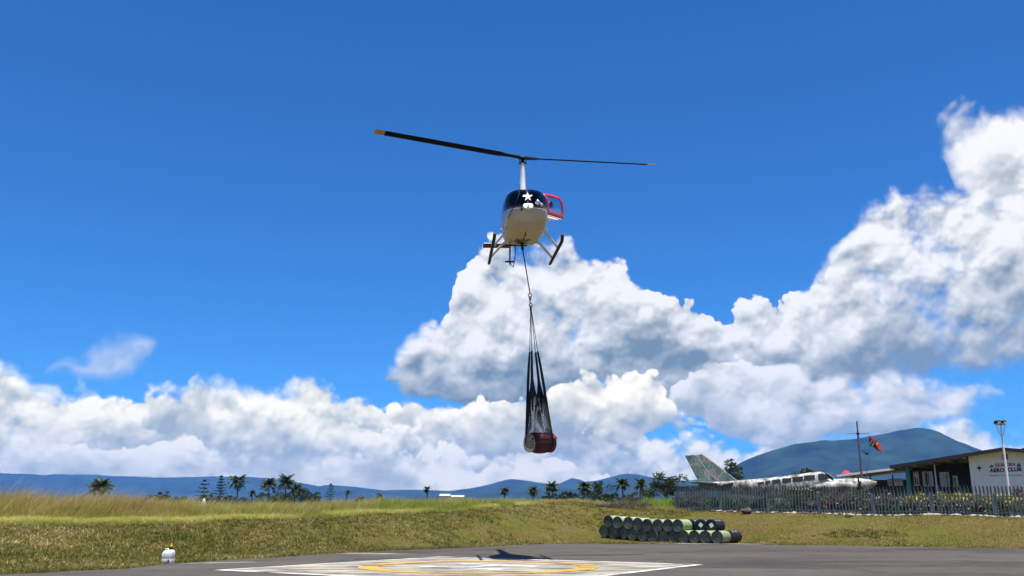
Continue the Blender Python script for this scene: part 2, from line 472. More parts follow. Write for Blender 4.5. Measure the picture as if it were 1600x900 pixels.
def gz(x, y):
    """height of the grass ground"""
    x = np.asarray(x, float); y = np.asarray(y, float)
    a = np.arctan2(x, y); r = np.hypot(x, y)
    re = slope_r(a); rc, zc = crest_rz(a); rc = rc - 0.7
    pl = -SLOPE * np.minimum(np.abs(r), 70.0) * np.cos(a)
    t = (r - re) / np.maximum(rc - re, 1.0)
    slope = pl + (zc - pl) * (0.35 * np.clip(t, 0, 1) + 0.65 * sstep(t))
    far = zc + (1.1 - zc) * sstep((r - rc - 12.0) / 120.0)
    z = np.where(t < 1, slope, far)
    lump = 0.05 * np.sin(x * 0.9 + 1.3 * np.sin(y * 0.53)) * np.sin(y * 0.8 + 0.7 * np.sin(x * 0.41)) * np.clip(t * 3, 0, 1) * np.clip(2.5 - t, 0, 1)
    z = z + lump + 0.02 * np.clip(t * 20, 0, 1)
    ed = edge_r(a)
    return np.where(r < re, pl + 0.03 - 0.08 * np.clip((ed - r) / 0.25, 0, 1), z + 0.01)
def gzf(x, y): return float(gz(x, y))

# ------------------------------------------------------------------ ground materials
def ground_mat():
    m = bpy.data.materials.new('turf'); m.use_nodes = True
    T = NT(m.node_tree); b = m.node_tree.nodes['Principled BSDF']
    pos = T.n.new('ShaderNodeNewGeometry').outputs['Position']
    n1 = T.noise(pos, 0.22, 5.0, 0.62, 0.3); n2 = T.noise(pos, 1.6, 6.0, 0.68); n3 = T.noise(pos, 11.0, 4.0, 0.7)
    f = T.m('ADD', T.m('MULTIPLY', n1, 0.55), T.m('ADD', T.m('MULTIPLY', n2, 0.3), T.m('MULTIPLY', n3, 0.15)))
    c = T.ramp(f, (0.36, (0.1326, 0.09204, 0.0351)), (0.47, (0.1131, 0.09204, 0.0234)), (0.55, (0.0936, 0.09516, 0.0156)), (0.66, (0.1287, 0.117, 0.0273)))
    dry = T.mr(T.noise(pos, 0.9, 5.0, 0.7, 0.5), 0.56, 0.7)
    c = T.mix(T.m('MULTIPLY', dry, 0.7), c, (0.136, 0.112, 0.0528))
    T.put(b.inputs['Base Color'], c); b.inputs['Roughness'].default_value = 0.9; b.inputs['Specular IOR Level'].default_value = 0.1
    bn = T.n.new('ShaderNodeBump'); bn.inputs['Strength'].default_value = 0.9; bn.inputs['Distance'].default_value = 0.06
    T.put(bn.inputs['Height'], T.noise(pos, 14.0, 5.0, 0.7)); T.put(b.inputs['Normal'], bn.outputs[0])
    return m
def asphalt_nodes(T, pos):
    s1 = T.noise(T.v('MULTIPLY', pos, (0.16, 0.5, 1.0)), 1.0, 5.0, 0.6, 0.6)
    s2 = T.noise(pos, 2.2, 5.0, 0.65)
    s3 = T.noise(pos, 60.0, 2.0, 0.7)
    f = T.m('ADD', T.m('MULTIPLY', s1, 0.6), T.m('ADD', T.m('MULTIPLY', s2, 0.22), T.m('MULTIPLY', s3, 0.18)))
    c = T.ramp(f, (0.39, (0.030, 0.027, 0.023)), (0.47, (0.048, 0.043, 0.036)), (0.56, (0.070, 0.062, 0.051)), (0.66, (0.105, 0.093, 0.075)))
    crack = T.voro(T.v('ADD', pos, T.v('SCALE', T.noise(pos, 1.5, 3.0, 0.6, color=True), scale=0.6)), 0.33, feature='DISTANCE_TO_EDGE')
    c = T.mix(T.mr(crack, 0.0, 0.010, 0.7, 0.0), c, (0.02, 0.018, 0.016))
    seam = T.voro(T.v('MULTIPLY', pos, (0.05, 0.16, 1.0)), 1.0, feature='F1')           # lighter and darker resurfaced lanes
    c = T.mix(T.mr(seam, 0.25, 0.6, 0.0, 0.45), c, (0.09, 0.082, 0.068))
    oil = T.noise(T.v('ADD', pos, (31.0, 7.0, 0.0)), 0.55, 5.0, 0.62, 0.6)
    c = T.mix(T.mr(oil, 0.56, 0.68, 0.0, 0.6), c, (0.026, 0.024, 0.022))
    grit = T.noise(T.v('MULTIPLY', pos, (0.4, 1.6, 1.0)), 3.0, 6.0, 0.75)
    return T.mix(T.mr(grit, 0.58, 0.75, 0.0, 0.5), c, (0.15, 0.13, 0.10))
def asphalt_mat():
    m = bpy.data.materials.new('asphalt'); m.use_nodes = True
    T = NT(m.node_tree); b = m.node_tree.nodes['Principled BSDF']
    pos = T.n.new('ShaderNodeNewGeometry').outputs['Position']
    T.put(b.inputs['Base Color'], asphalt_nodes(T, pos)); b.inputs['Roughness'].default_value = 0.88; b.inputs['Specular IOR Level'].default_value = 0.25
    bn = T.n.new('ShaderNodeBump'); bn.inputs['Strength'].default_value = 0.5; bn.inputs['Distance'].default_value = 0.01
    T.put(bn.inputs['Height'], T.noise(pos, 55.0, 3.0, 0.7)); T.put(b.inputs['Normal'], bn.outputs[0])
    return m
def paint_mat(name, col, lo, hi, scale=1.3, stretch=(0.35, 1.0, 1.0)):
    """road paint worn through to the asphalt"""
    m = bpy.data.materials.new(name); m.use_nodes = True
    T = NT(m.node_tree); b = m.node_tree.nodes['Principled BSDF']
    pos = T.n.new('ShaderNodeNewGeometry').outputs['Position']
    w = T.mr(T.m('ADD', T.m('MULTIPLY', T.noise(T.v('MULTIPLY', pos, stretch), scale, 6.0, 0.7, 0.4), 0.8), T.m('MULTIPLY', T.noise(pos, 34.0, 2.0, 0.6), 0.2)), lo, hi)
    tone = T.noise(pos, 0.9, 4.0, 0.6)
    c1 = T.mix(tone, tuple(q * 0.72 for q in col), col)
    T.put(b.inputs['Base Color'], T.mix(w, c1, asphalt_nodes(T, pos))); b.inputs['Roughness'].default_value = 0.75
    b.inputs['Specular IOR Level'].default_value = 0.25
    return m
M_TURF, M_ASPHALT = ground_mat(), asphalt_mat()

# ------------------------------------------------------------------ ground sheet out to the horizon
def polar_grid(name, angs, rads_of, zf, material, kind='structure'):
    A = np.asarray(angs); nr = len(rads_of(0.0))
    X = np.zeros((len(A), nr)); Y = np.zeros_like(X)
    for i, a in enumerate(A):
        r = np.asarray(rads_of(a)); X[i] = r * math.sin(a); Y[i] = r * math.cos(a)
    Z = zf(X, Y)
    V = np.stack([X, Y, Z], -1).reshape(-1, 3)
    i, j = np.meshgrid(np.arange(len(A) - 1), np.arange(nr - 1), indexing='ij')
    q = np.stack([i * nr + j, i * nr + j + 1, (i + 1) * nr + j + 1, (i + 1) * nr + j], -1).reshape(-1)
    me = big_mesh(name, V, 4, q[::-1].copy(), material, smooth=True)
    o = link(name, me); o['kind'] = kind
    return o
angs = np.concatenate([np.linspace(-math.pi, -0.75, 40, endpoint=False), np.linspace(-0.75, 0.75, 361), np.linspace(0.75, math.pi, 41)[1:]])
base_r = np.concatenate([[0.5, 8.0], np.linspace(15, 75, 150), np.geomspace(80, 12000, 40)])
ground = polar_grid('ground', angs, lambda a: base_r, gz, M_TURF)

def apron_r(a): return np.linspace(0.0, 1.0, 24) ** 0.8 * (float(edge_r(a)) + 0.05 + 0.14 * mnoise.noise(Vector((a * 90, 0.3, 0))) + 0.08 * mnoise.noise(Vector((a * 320, 7.3, 0))))
apron = polar_grid('pavement', angs, apron_r, lambda x, y: -SLOPE * y * np.where(y > 0, 1, 1) + 0.02, M_ASPHALT)

# ------------------------------------------------------------------ helipad paint
M_PADWASH = paint_mat('pad_wash', (0.45, 0.414, 0.333), 0.42, 0.60, 2.2, (0.3, 1.0, 1.0))
M_WHITE_LINE = paint_mat('white_line', (0.72, 0.70, 0.65), 0.47, 0.64)
M_WHITE_H = paint_mat('white_letter', (0.78, 0.78, 0.76), 0.46, 0.62)
M_YELLOW = paint_mat('yellow_line', (0.62, 0.36, 0.05), 0.45, 0.62)
def apz(x, y, lift): return -SLOPE * y + 0.02 + lift
pc = (onapron(340, 892.5) + onapron(1107, 883.5)) / 2
hd = (onapron(1107, 883.5) - onapron(340, 892.5)) / 2
PADC = Vector((pc.x - 0.1, pc.y, 0))
ua = Vector((hd.x, hd.y, 0)); va = Vector((-hd.y, hd.x, 0))
pad = empty('helipad', (0, 0, 0)); pad['kind'] = 'structure'
corners = [PADC - ua, PADC + va, PADC + ua, PADC - va]
def flat(name, polys, lift, material):
    mb = MB()
    idx = {}
    for poly in polys:
        face = []
        for p in poly:
            key = (round(p.x, 4), round(p.y, 4))
            if key not in idx: idx[key] = len(mb.v); mb.v.append((p.x, p.y, apz(p.x, p.y, lift)))
            face.append(idx[key])
        mb.f.append(tuple(face)); mb.m.append(0)
    me = mb.mesh(name, material, smooth=False)
    return link(name, me, pad)
flat('pad_surface', [corners], 0.004, M_PADWASH)
lw = 0.045
inner = [PADC + (c - PADC) * (1 - lw) for c in corners]
flat('border_line', [[corners[k], corners[(k + 1) % 4], inner[(k + 1) % 4], inner[k]] for k in range(4)], 0.008, M_WHITE_LINE)
RO, RI = 3.12, 2.62
CC = Vector((onapron(749, 886.8).x, onapron(749, 886.8).y, 0))
ringp = []
for k in range(96):
    a0, a1 = k * 2 * math.pi / 96, (k + 1) * 2 * math.pi / 96
    ringp.append([CC + Vector((math.cos(a) * r, math.sin(a) * r, 0)) for a, r in ((a0, RO), (a1, RO), (a1, RI), (a0, RI))])
flat('ring_marking', ringp, 0.012, M_YELLOW)
ux, vx = ua.normalized(), va.normalized()
hx = (ux + vx).normalized(); hy = (vx - ux).normalized()
def rect(cx, cy_, w, h): return [CC + hx * (cx + sx * w / 2) + hy * (cy_ + sy * h / 2) for sx, sy in ((-1, -1), (1, -1), (1, 1), (-1, 1))]
HP = [(-1.06, -1.25), (-0.64, -1.25), (-0.64, -0.21), (0.64, -0.21), (0.64, -1.25), (1.06, -1.25), (1.06, 1.25), (0.64, 1.25), (0.64, 0.21), (-0.64, 0.21), (-0.64, 1.25), (-1.06, 1.25)]
flat('letter_h', [[CC + hx * a_ + hy * b_ for a_, b_ in HP]], 0.012, M_WHITE_H)

# pale concrete scrape at the pavement edge, and the bare earth strip the drums lie on
M_DIRT = mat('bare_earth', (0.153, 0.117, 0.0855), 0.95, var=0.3, vscale=1.5, bump=0.6, bscale=25)
M_PALE = mat('pale_concrete', (0.21, 0.19, 0.155), 0.9, var=0.25, vscale=2.0)
def patch(name, pts, material, lift=0.006, n=64, seed=1.0):
    """irregular flat patch from a centre, two half axes"""
    c, ax, ay = pts
    mb = MB(); vs = []
    for k in range(n):
        a = 2 * math.pi * k / n
        w = 1 + 0.45 * mnoise.noise(Vector((math.cos(a) * 2.2 + seed, math.sin(a) * 2.2, seed))) + 0.2 * mnoise.noise(Vector((math.cos(a) * 7 + seed, math.sin(a) * 7, seed)))
        p = Vector(c) + (Vector(ax) * math.cos(a) + Vector(ay) * math.sin(a)) * w
        vs.append((p.x, p.y, apz(p.x, p.y, lift)))
    mb.add(vs, [tuple(range(n))])
    o = link(name, mb.mesh(name, material, smooth=False)); o['kind'] = 'structure'
    return o
p1 = onapron(587, 866.2); patch('concrete_patch', ((p1.x, p1.y, 0), (1.3, -0.35, 0), (0.1, 0.5, 0)), M_PALE, seed=2.0)
p2 = onapron(350, 880.5); patch('concrete_patch', ((p2.x, p2.y, 0), (0.9, 0.5, 0), (-0.1, 0.25, 0)), M_PALE, seed=5.0)
# ------------------------------------------------------------------ mountains
M_FOREST = mat('mountain_forest', (0.014, 0.030, 0.018), 0.95, var=0.75, vscale=0.006, spec=0.05)
def range_(name, pts, d, depth, base=0.0, seed=0, rough=1.0, ext=2200):
    """ridge whose skyline follows the given columns and rows, at d metres"""
    pts = sorted(pts)
    P = [at(px, py, d) for px, py in pts]
    xs = [p.x for p in P]; zs = [p.z for p in P]
    xs = [xs[0] - ext] + xs + [xs[-1] + ext]; zs = [zs[0] * 0.35] + zs + [zs[-1] * 0.35]
    nx, ny = 240, 44
    X = np.linspace(xs[0], xs[-1], nx)
    ridge = np.interp(X, xs, zs)
    V = np.zeros((nx, ny, 3))
    for i in range(nx):
        jag = 1 + rough * (0.03 * mnoise.fractal(Vector((X[i] * 0.0032, seed, 0.0)), 1.0, 2.0, 5))
        for j in range(ny):
            t = -1 + 2 * j / (ny - 1)
            y = d + t * depth
            fall = (1 - abs(t)) ** 1.15
            n = mnoise.fractal(Vector((X[i] * 0.0011 + seed, y * 0.0011, seed)), 0.9, 2.1, 6)
            spur = 1 - abs(mnoise.noise(Vector((X[i] * 0.0016 + seed * 3, y * 0.0005, seed))))
            z = ridge[i] * jag * fall * (1 - (1 - fall) * (0.75 * (1 - spur) + 0.3 * n))
            V[i, j] = (X[i] + 40 * n * (1 - fall), y, z - (1 - fall) * 30)
    i, j = np.meshgrid(np.arange(nx - 1), np.arange(ny - 1), indexing='ij')
    q = np.stack([i * ny + j, (i + 1) * ny + j, (i + 1) * ny + j + 1, i * ny + j + 1], -1).reshape(-1)
    o = link(name, big_mesh(name, V.reshape(-1, 3), 4, q, M_FOREST, smooth=True)); o['kind'] = 'structure'
    return o
range_('mountain', [(1090, 752), (1130, 734), (1160, 719), (1185, 708), (1205, 701), (1240, 690.5), (1262, 688), (1282, 684.5), (1300, 686), (1322, 684), (1350, 679), (1378, 674),
                    (1400, 668.5), (1425, 665), (1445, 666), (1462, 670.5), (1490, 686), (1515, 696), (1532, 700.5), (1560, 705), (1600, 716), (1700, 735), (1850, 750)], 5600, 1500, seed=1)
range_('mountain', [(380, 776), (480, 762), (515, 756), (545, 759), (600, 765), (650, 764), (700, 766), (735, 762), (760, 757), (785, 750), (800, 746.5), (815, 748), (850, 754), (870, 757),
                    (890, 754), (930, 750), (955, 743), (975, 738.5), (995, 739), (1012, 743), (1050, 750), (1100, 748), (1150, 745), (1250, 740), (1400, 745)], 8600, 1600, seed=4)
range_('mountain', [(860, 760), (880, 752), (893, 745.5), (905, 748), (925, 757), (940, 764)], 9900, 700, seed=6, ext=900)
range_('mountain', [(-700, 742), (-300, 738), (0, 737.5), (60, 740), (120, 738.5), (200, 743), (280, 744), (340, 743), (400, 743.5), (425, 745), (450, 750), (478, 754), (500, 759), (560, 767), (700, 772)], 11000, 1200, seed=9)
# ------------------------------------------------------------------ grass
def blades(name, pts, hgt, wid, lean, seg, material, label, wind=(0.2, 0.05), cat='grass', curve=1.0, tint=None):
    """one tapering bent strip per point; seg segments"""
    n = len(pts)
    ang = rng.uniform(0, 2 * math.pi, n); la = rng.normal(0, lean, (n, 2)) + np.array(wind) * hgt[:, None] * 0.6
    side = np.stack([np.cos(ang), np.sin(ang)], -1)
    rows = []
    for k in range(seg + 1):
        t = k / seg
        w = wid * (1 - t) ** 0.8 * 0.5
        c = np.empty((n, 3))
        c[:, :2] = pts[:, :2] + la * hgt[:, None] * (t ** (1 + curve))
        c[:, 2] = pts[:, 2] + hgt * (t - 0.18 * curve * t * t)
        if k < seg:
            l = c.copy(); l[:, :2] -= side * w[:, None]; r = c.copy(); r[:, :2] += side * w[:, None]
            rows += [l, r]
        else: rows.append(c)
    per = 2 * seg + 1
    V = np.stack(rows, 1).reshape(-1, 3)
    b = np.arange(n) * per
    tris = []
    for k in range(seg - 1):
        a = 2 * k
        tris.append(np.stack([b + a, b + a + 1, b + a + 3], -1)); tris.append(np.stack([b + a, b + a + 3, b + a + 2], -1))
    a = 2 * (seg - 1)
    tris.append(np.stack([b + a, b + a + 1, b + a + 2], -1))
    q = np.concatenate(tris).reshape(-1)
    o = link(name, big_mesh(name, V, 3, q, material, {'tint': np.repeat(tint if tint is not None else rng.uniform(0, 1, n), per)}))
    tag(o, label, cat, kind='stuff')
    return o
def scatter(n, px0, px1, rfun, seed):
    """n points between two image columns; rfun(angle, u) gives the distance"""
    g = np.random.default_rng(seed)
    a = g.uniform(math.atan((px0 - 800) / F / CP), math.atan((px1 - 800) / F / CP), n)
    r = rfun(a, g.uniform(0, 1, n), g)
    x, y = r * np.sin(a), r * np.cos(a)
    return a, np.stack([x, y, gz(x, y)], -1)
def fbm(x, y, s, seed=0.0):
    return np.array([mnoise.fractal(Vector((p * s, q * s, seed)), 1.0, 2.0, 3) for p, q in zip(x, y)])
def tanpx(a): return 800 + np.tan(a) * F * CP

M_MOWN = leaf_mat('mown_grass', [(0.24, (0.2262, 0.1482, 0.0663)), (0.38, (0.1872, 0.1443, 0.0351)), (0.5, (0.1443, 0.1404, 0.0195)), (0.62, (0.1872, 0.1716, 0.0312)), (0.8, (0.3588, 0.2808, 0.1326))], 0.25, 0.32, 0.35, con=2.4)
M_TALL_DRY = leaf_mat('dry_tall_grass', [(0.12, (0.24, 0.17, 0.05)), (0.32, (0.36, 0.27, 0.085)), (0.5, (0.40, 0.33, 0.10)), (0.7, (0.52, 0.42, 0.16)), (0.9, (0.70, 0.58, 0.29))], 0.5, 0.3, 0.65, src='tint')
M_TALL_GREEN = leaf_mat('green_tall_grass', [(0.12, (0.20, 0.23, 0.03)), (0.35, (0.34, 0.36, 0.06)), (0.55, (0.46, 0.45, 0.10)), (0.75, (0.58, 0.52, 0.19)), (0.92, (0.74, 0.64, 0.34))], 0.5, 0.3, 0.6, src='tint')
M_LUSH = leaf_mat('lush_grass', [(0.12, (0.10, 0.18, 0.014)), (0.4, (0.18, 0.29, 0.022)), (0.65, (0.28, 0.38, 0.035)), (0.9, (0.42, 0.45, 0.08))], 0.45, 0.6, 0.6, src='tint')
M_TUFT = leaf_mat('tufted_turf', [(0.1, (0.05, 0.075, 0.010)), (0.3, (0.10, 0.12, 0.018)), (0.5, (0.17, 0.15, 0.03)), (0.7, (0.29, 0.24, 0.075)), (0.9, (0.56, 0.45, 0.22))], 0.3, 0.3, 0.6, src='tint', con=2.0)

# mown bank between the pavement and the crest
def bank_r(a, u, g):
    re = edge_r(a) + (slope_r(a) - edge_r(a)) * 0.55; rc, _ = crest_rz(a)
    return re - 0.12 + (rc - re + 0.9) * u ** 1.15
a, pts = scatter(130000, -60, 1660, bank_r, 3)
h = rng.uniform(0.03, 0.08, len(a)) * (1 + 0.5 * fbm(pts[:, 0], pts[:, 1], 0.5))
blades('mown_grass', pts, np.clip(h, 0.02, 0.2), rng.uniform(0.012, 0.03, len(a)), 0.55, 2, M_MOWN, 'short mown olive grass covering the bank behind the pavement')
# tufts, weeds and straw standing out of the mown turf
def tufts(n, per_t, px0, px1, rf, seed, spread, hr, wr, material, label, name, lean=0.6):
    g2 = np.random.default_rng(seed)
    a, cen = scatter(n, px0, px1, rf, seed)
    keep_ = g2.uniform(0, 1, n) < np.clip(0.66 + 0.7 * fbm(cen[:, 0], cen[:, 1], 0.28, seed * 0.37), 0.3, 1.0)
    cen = cen[keep_]; m_ = len(cen)
    hk = g2.uniform(0.5, 1.2, m_); tt = np.clip(g2.uniform(0, 1, m_) * 0.7 + 0.3 * (0.75 + 0.9 * fbm(cen[:, 0], cen[:, 1], 0.17, seed + 2.0)), 0, 1)
    pts = np.repeat(cen, per_t, axis=0); pts[:, :2] += g2.normal(0, spread, (len(pts), 2)); pts[:, 2] = gz(pts[:, 0], pts[:, 1])
    k_ = len(pts)
    blades(name, pts, g2.uniform(*hr, k_) * np.repeat(hk, per_t), g2.uniform(*wr, k_), lean, 2, material, label, tint=np.clip(np.repeat(tt, per_t) + g2.normal(0, 0.1, k_), 0, 1))
tufts(15000, 9, -60, 1660, bank_r, 71, 0.06, (0.07, 0.16), (0.02, 0.045), M_TUFT, 'coarser tufts and dry straw standing in the mown bank', 'grass_tufts')
# ragged fringe hanging over the pavement edge
tufts(4200, 8, -60, 1660, lambda a, u, g: edge_r(a) + g.normal(0.05, 0.22, len(a)), 5, 0.06, (0.05, 0.15), (0.014, 0.03), M_TUFT, 'ragged grass fringe creeping over the edge of the pavement', 'edge_grass', 0.8)

HG = [(-200, 1.3), (0, 1.32), (160, 1.3), (200, 1.22), (300, 1.02), (420, 0.95), (600, 0.92), (700, 0.9), (780, 0.72), (830, 0.5), (870, 0.28), (905, 0.22), (940, 0.3), (1060, 0.35)]
def tall(name, n, px0, px1, dmin, dmax, material, label, seed, hk=1.0, wind=(0.35, 0.05), wide=(0.012, 0.032), power=1.3, seg=3, ramp=2.2):
    def rf(a, u, g):
        rc, _ = crest_rz(a); return rc + dmin + (dmax - dmin) * u ** power
    per_t = 11
    a, cen = scatter(n // per_t, px0, px1, rf, seed)
    g2 = np.random.default_rng(seed + 500)
    tint = np.repeat(g2.uniform(0, 1, len(a)), per_t); tall_k = np.repeat(g2.normal(1.0, 0.16, len(a)), per_t)
    pts = np.repeat(cen, per_t, axis=0); pts[:, :2] += g2.normal(0, 0.13, (len(pts), 2)); pts[:, 2] = gz(pts[:, 0], pts[:, 1])
    a = np.arctan2(pts[:, 0], pts[:, 1]); n = len(a); tint = np.clip(tint + g2.normal(0, 0.14, n), 0, 1)
    px = tanpx(a); rc, _ = crest_rz(a); dist = np.hypot(pts[:, 0], pts[:, 1]) - rc
    hh = np.interp(px, [q[0] for q in HG], [q[1] for q in HG]) * np.clip(0.30 + 0.70 * dist / ramp, 0.12, 1.0)
    hh = hh * hk * tall_k * rng.uniform(0.6, 1.08, n) * (1 + 0.34 * fbm(pts[:, 0], pts[:, 1], 0.35, seed)) * np.where(rng.uniform(0, 1, n) > 0.97, 1.12, 1.0)
    keep = hh > 0.05
    return blades(name, pts[keep], hh[keep], rng.uniform(*wide, keep.sum()), 0.24, seg, material, label, wind, tint=tint[keep])
tall('tall_grass', 52000, -80, 330, 0.6, 16, M_TALL_DRY, 'tall golden dry grass on the rise beyond the bank, thickest at the far left', 21, 1.0)
tall('tall_grass', 26000, 240, 900, 1.2, 22, M_TALL_DRY, 'tawny seed-topped grass in the field behind the yellow-green strip', 22, 1.0)
tall('tall_grass', 34000, -80, 330, -1.4, 2.6, M_TALL_GREEN, 'pale yellow-green grass fringe in front of the golden dry grass', 23, 0.8)
tall('tall_grass', 64000, 280, 900, -0.9, 8, M_TALL_GREEN, 'yellow-green uncut grass strip along the crest of the bank', 24, 0.92)
tall('tall_grass', 14000, 600, 830, 0.3, 5, M_LUSH, 'fresh green grass tufts near the middle of the crest', 25, 0.85)

# seed heads that stand above the dry grass
def rfh(a, u, g):
    rc, _ = crest_rz(a); return rc + 1.0 + 12 * u
a, pts = scatter(2600, -60, 860, rfh, 31)
px = tanpx(a); hh = np.interp(px, [q[0] for q in HG], [q[1] for q in HG]) * rng.uniform(0.85, 1.15, len(a))
blades('seed_stalks', pts, hh, np.full(len(a), 0.012), 0.12, 3, M_TALL_DRY, 'thin seed stalks rising over the uncut grass', (0.22, 0.1))

# rough grass beside the brush pile and up to the fence corner
def rlush(a, u, g):
    rc, _ = crest_rz(a); return rc + 1.0 + 9 * u
a, pts = scatter(16000, 925, 1064, rlush, 41)
px = tanpx(a)
hh = (0.42 + 0.5 * np.clip((px - 940) / 60, 0, 1)) * np.clip(0.35 + 0.4 * (np.hypot(pts[:, 0], pts[:, 1]) - crest_rz(a)[0]) / 3, 0.3, 1) * rng.uniform(0.5, 1.1, len(a)) * (1 + 0.5 * fbm(pts[:, 0], pts[:, 1], 0.8, 3.0))
blades('lush_grass', pts, np.clip(hh, 0.08, 1.4), rng.uniform(0.015, 0.035, len(a)), 0.3, 3, M_LUSH, 'bright green rank grass beside the fence corner', (0.2, 0.0))
a, pts = scatter(9000, 840, 1062, lambda a, u, g: crest_rz(a)[0] - 0.4 + 2.4 * u, 42)
blades('dry_stubble', pts, rng.uniform(0.12, 0.4, len(a)), rng.uniform(0.01, 0.025, len(a)), 0.45, 2, M_TALL_DRY, 'straw-coloured stubble at the foot of the green grass by the fence')

# short pale grass leaning at the foot of the uncut strip
tufts(8000, 9, -60, 860, lambda a, u, g: crest_rz(a)[0] - 0.9 + 1.8 * u, 81, 0.07, (0.14, 0.36), (0.016, 0.036), M_TALL_GREEN, 'pale short grass at the foot of the uncut strip on the crest', 'pale_grass', 0.7)
# ------------------------------------------------------------------ helicopter
M_CREAM = mat('heli_cream_paint', (0.52, 0.45, 0.33), 0.4, var=0.06, vscale=2.5, coat=0.15, dirt=(0.36, 0.30, 0.21), dirt_amt=0.2)
M_HWHITE = mat('heli_white_paint', (0.85, 0.85, 0.84), 0.25, coat=0.5, var=0.03)
M_MAROON = mat('heli_maroon_paint', (0.11, 0.010, 0.014), 0.25, coat=0.5, var=0.05)
M_RED = mat('heli_red_paint', (0.62, 0.012, 0.03), 0.25, coat=0.5, var=0.05)
M_BLACKM = mat('black_metal', (0.008, 0.008, 0.009), 0.6, var=0.2, vscale=8, spec=0.25)
M_BLADE = mat('blade_black', (0.005, 0.005, 0.006), 0.8, var=0.2, vscale=3, spec=0.15)
M_AMBER = mat('blade_tip_amber', (0.60, 0.26, 0.02), 0.5, var=0.15, vscale=6)
M_STEEL = mat('bare_steel', (0.35, 0.35, 0.35), 0.35, metal=0.9, var=0.2, vscale=9)
M_STRUT = mat('strut_grey_paint', (0.62, 0.62, 0.6), 0.35, var=0.1, vscale=4)
M_DARKRED = mat('tail_dark_red', (0.10, 0.008, 0.012), 0.35, var=0.1)
M_INT = mat('cabin_trim', (0.03, 0.03, 0.032), 0.8, var=0.2)
M_SEAT = mat('seat_leather', (0.06, 0.05, 0.045), 0.6, var=0.2)
def glass_mat(name, tint, gloss=0.12, rough=0.03, ior=1.35):
    m = bpy.data.materials.new(name); m.use_nodes = True
    T = NT(m.node_tree); m.node_tree.nodes.remove(m.node_tree.nodes['Principled BSDF'])
    tr = T.n.new('ShaderNodeBsdfTransparent'); tr.inputs[0].default_value = (*tint, 1)
    gl = T.n.new('ShaderNodeBsdfGlossy'); gl.inputs['Roughness'].default_value = rough; gl.inputs[0].default_value = (0.9, 0.95, 1, 1)
    lw_ = T.n.new('ShaderNodeFresnel'); lw_.inputs[0].default_value = ior
    mx = T.n.new('ShaderNodeMixShader'); T.put(mx.inputs[0], T.m('ADD', lw_.outputs[0], gloss * 0.3, clamp=True))
    T.l.new(tr.outputs[0], mx.inputs[1]); T.l.new(gl.outputs[0], mx.inputs[2]); T.l.new(mx.outputs[0], m.node_tree.nodes['Material Output'].inputs['Surface'])
    return m
M_TINT = glass_mat('tinted_perspex', (0.07, 0.075, 0.085), 0.05, 0.03, 1.22)
M_CLEAR = glass_mat('door_perspex', (0.62, 0.68, 0.7))

hub_px, hub_py = 816.5, 247.0
HELI_D = 28.6
HUBZ = 2.82
heli_rot = Euler((R(-3.5), R(0.5), R(180 + 3.8)), 'XYZ')
hub_w = at(hub_px, hub_py, HELI_D)
heli_org = hub_w - heli_rot.to_matrix() @ Vector((0, 0, HUBZ))
heli = empty('helicopter', heli_org, heli_rot)
tag(heli, 'cream and dark red helicopter hovering nose-on above the helipad, one red door open', 'helicopter')

ST_Y = [1.99, 1.95, 1.86, 1.70, 1.45, 1.10, 0.60, 0.0, -0.6, -1.0, -1.45, -1.9, -2.3]
ST_B = [0.55, 0.43, 0.30, 0.18, 0.09, 0.03, 0.0, 0.0, 0.0, 0.02, 0.20, 0.72, 1.12]
ST_T = [0.72, 0.86, 1.01, 1.16, 1.30, 1.41, 1.48, 1.50, 1.50, 1.49, 1.50, 1.56, 1.58]
ST_W = [0.16, 0.36, 0.50, 0.60, 0.67, 0.71, 0.725, 0.725, 0.69, 0.62, 0.50, 0.32, 0.20]
def station(y):
    ys = ST_Y[::-1]
    return (float(np.interp(y, ys, ST_B[::-1])), float(np.interp(y, ys, ST_T[::-1])), float(np.interp(y, ys, ST_W[::-1])))
def section(y, n=56):
    b, t, w = station(y); mid = b + (t - b) * 0.46
    out = []
    for k in range(n):
        a = 2 * math.pi * k / n; c, s_ = math.cos(a), math.sin(a)
        e = 3.0 if s_ > 0 else 3.8
        x = w * math.copysign(abs(c) ** (2 / e), c)
        z = mid + ((t - mid) if s_ > 0 else (mid - b)) * math.copysign(abs(s_) ** (2 / e), s_)
        out.append(Vector((x, y, z)))
    return out
def inside(x, y, z):
    b, t, w = station(y); mid = b + (t - b) * 0.46
    e = 3.0 if z > mid else 3.8
    h_ = (t - mid) if z > mid else (mid - b)
    return abs(x / w) ** e + abs((z - mid) / h_) ** e < 1
def skin_y(x, z):
    """how far forward the nose skin is at (x, z)"""
    lo, hi = 0.0, 1.99
    for _ in range(24):
        m_ = (lo + hi) / 2
        if inside(x, m_, z): lo = m_
        else: hi = m_
    return lo
ys_f = sorted(set(list(np.linspace(1.99, 1.1, 16)) + list(np.linspace(1.1, -2.3, 22))), reverse=True)
fb = MB(); fb.loft([section(y) for y in ys_f], True)
bm = bmesh.new()
tmp = fb.mesh('tmp', M_CREAM, smooth=False); bm.from_mesh(tmp)
for co, no in [((0, 0, z), (0, 0, 1)) for z in (0.515, 0.53, 0.56, 0.63, 0.70, 1.26, 1.38)] + [((0, y, 0), (0, 1, 0)) for y in (-0.62, -0.55, 0.14, 0.30, 0.38, 1.06, 1.14)] + [((0, 1.14, 0.34), (0, 0.27, 0.96)), ((0.035, 0, 0), (1, 0, 0)), ((-0.035, 0, 0), (1, 0, 0))]:
    bmesh.ops.bisect_plane(bm, geom=bm.verts[:] + bm.edges[:] + bm.faces[:], plane_co=co, plane_no=no)
groups_ = {}
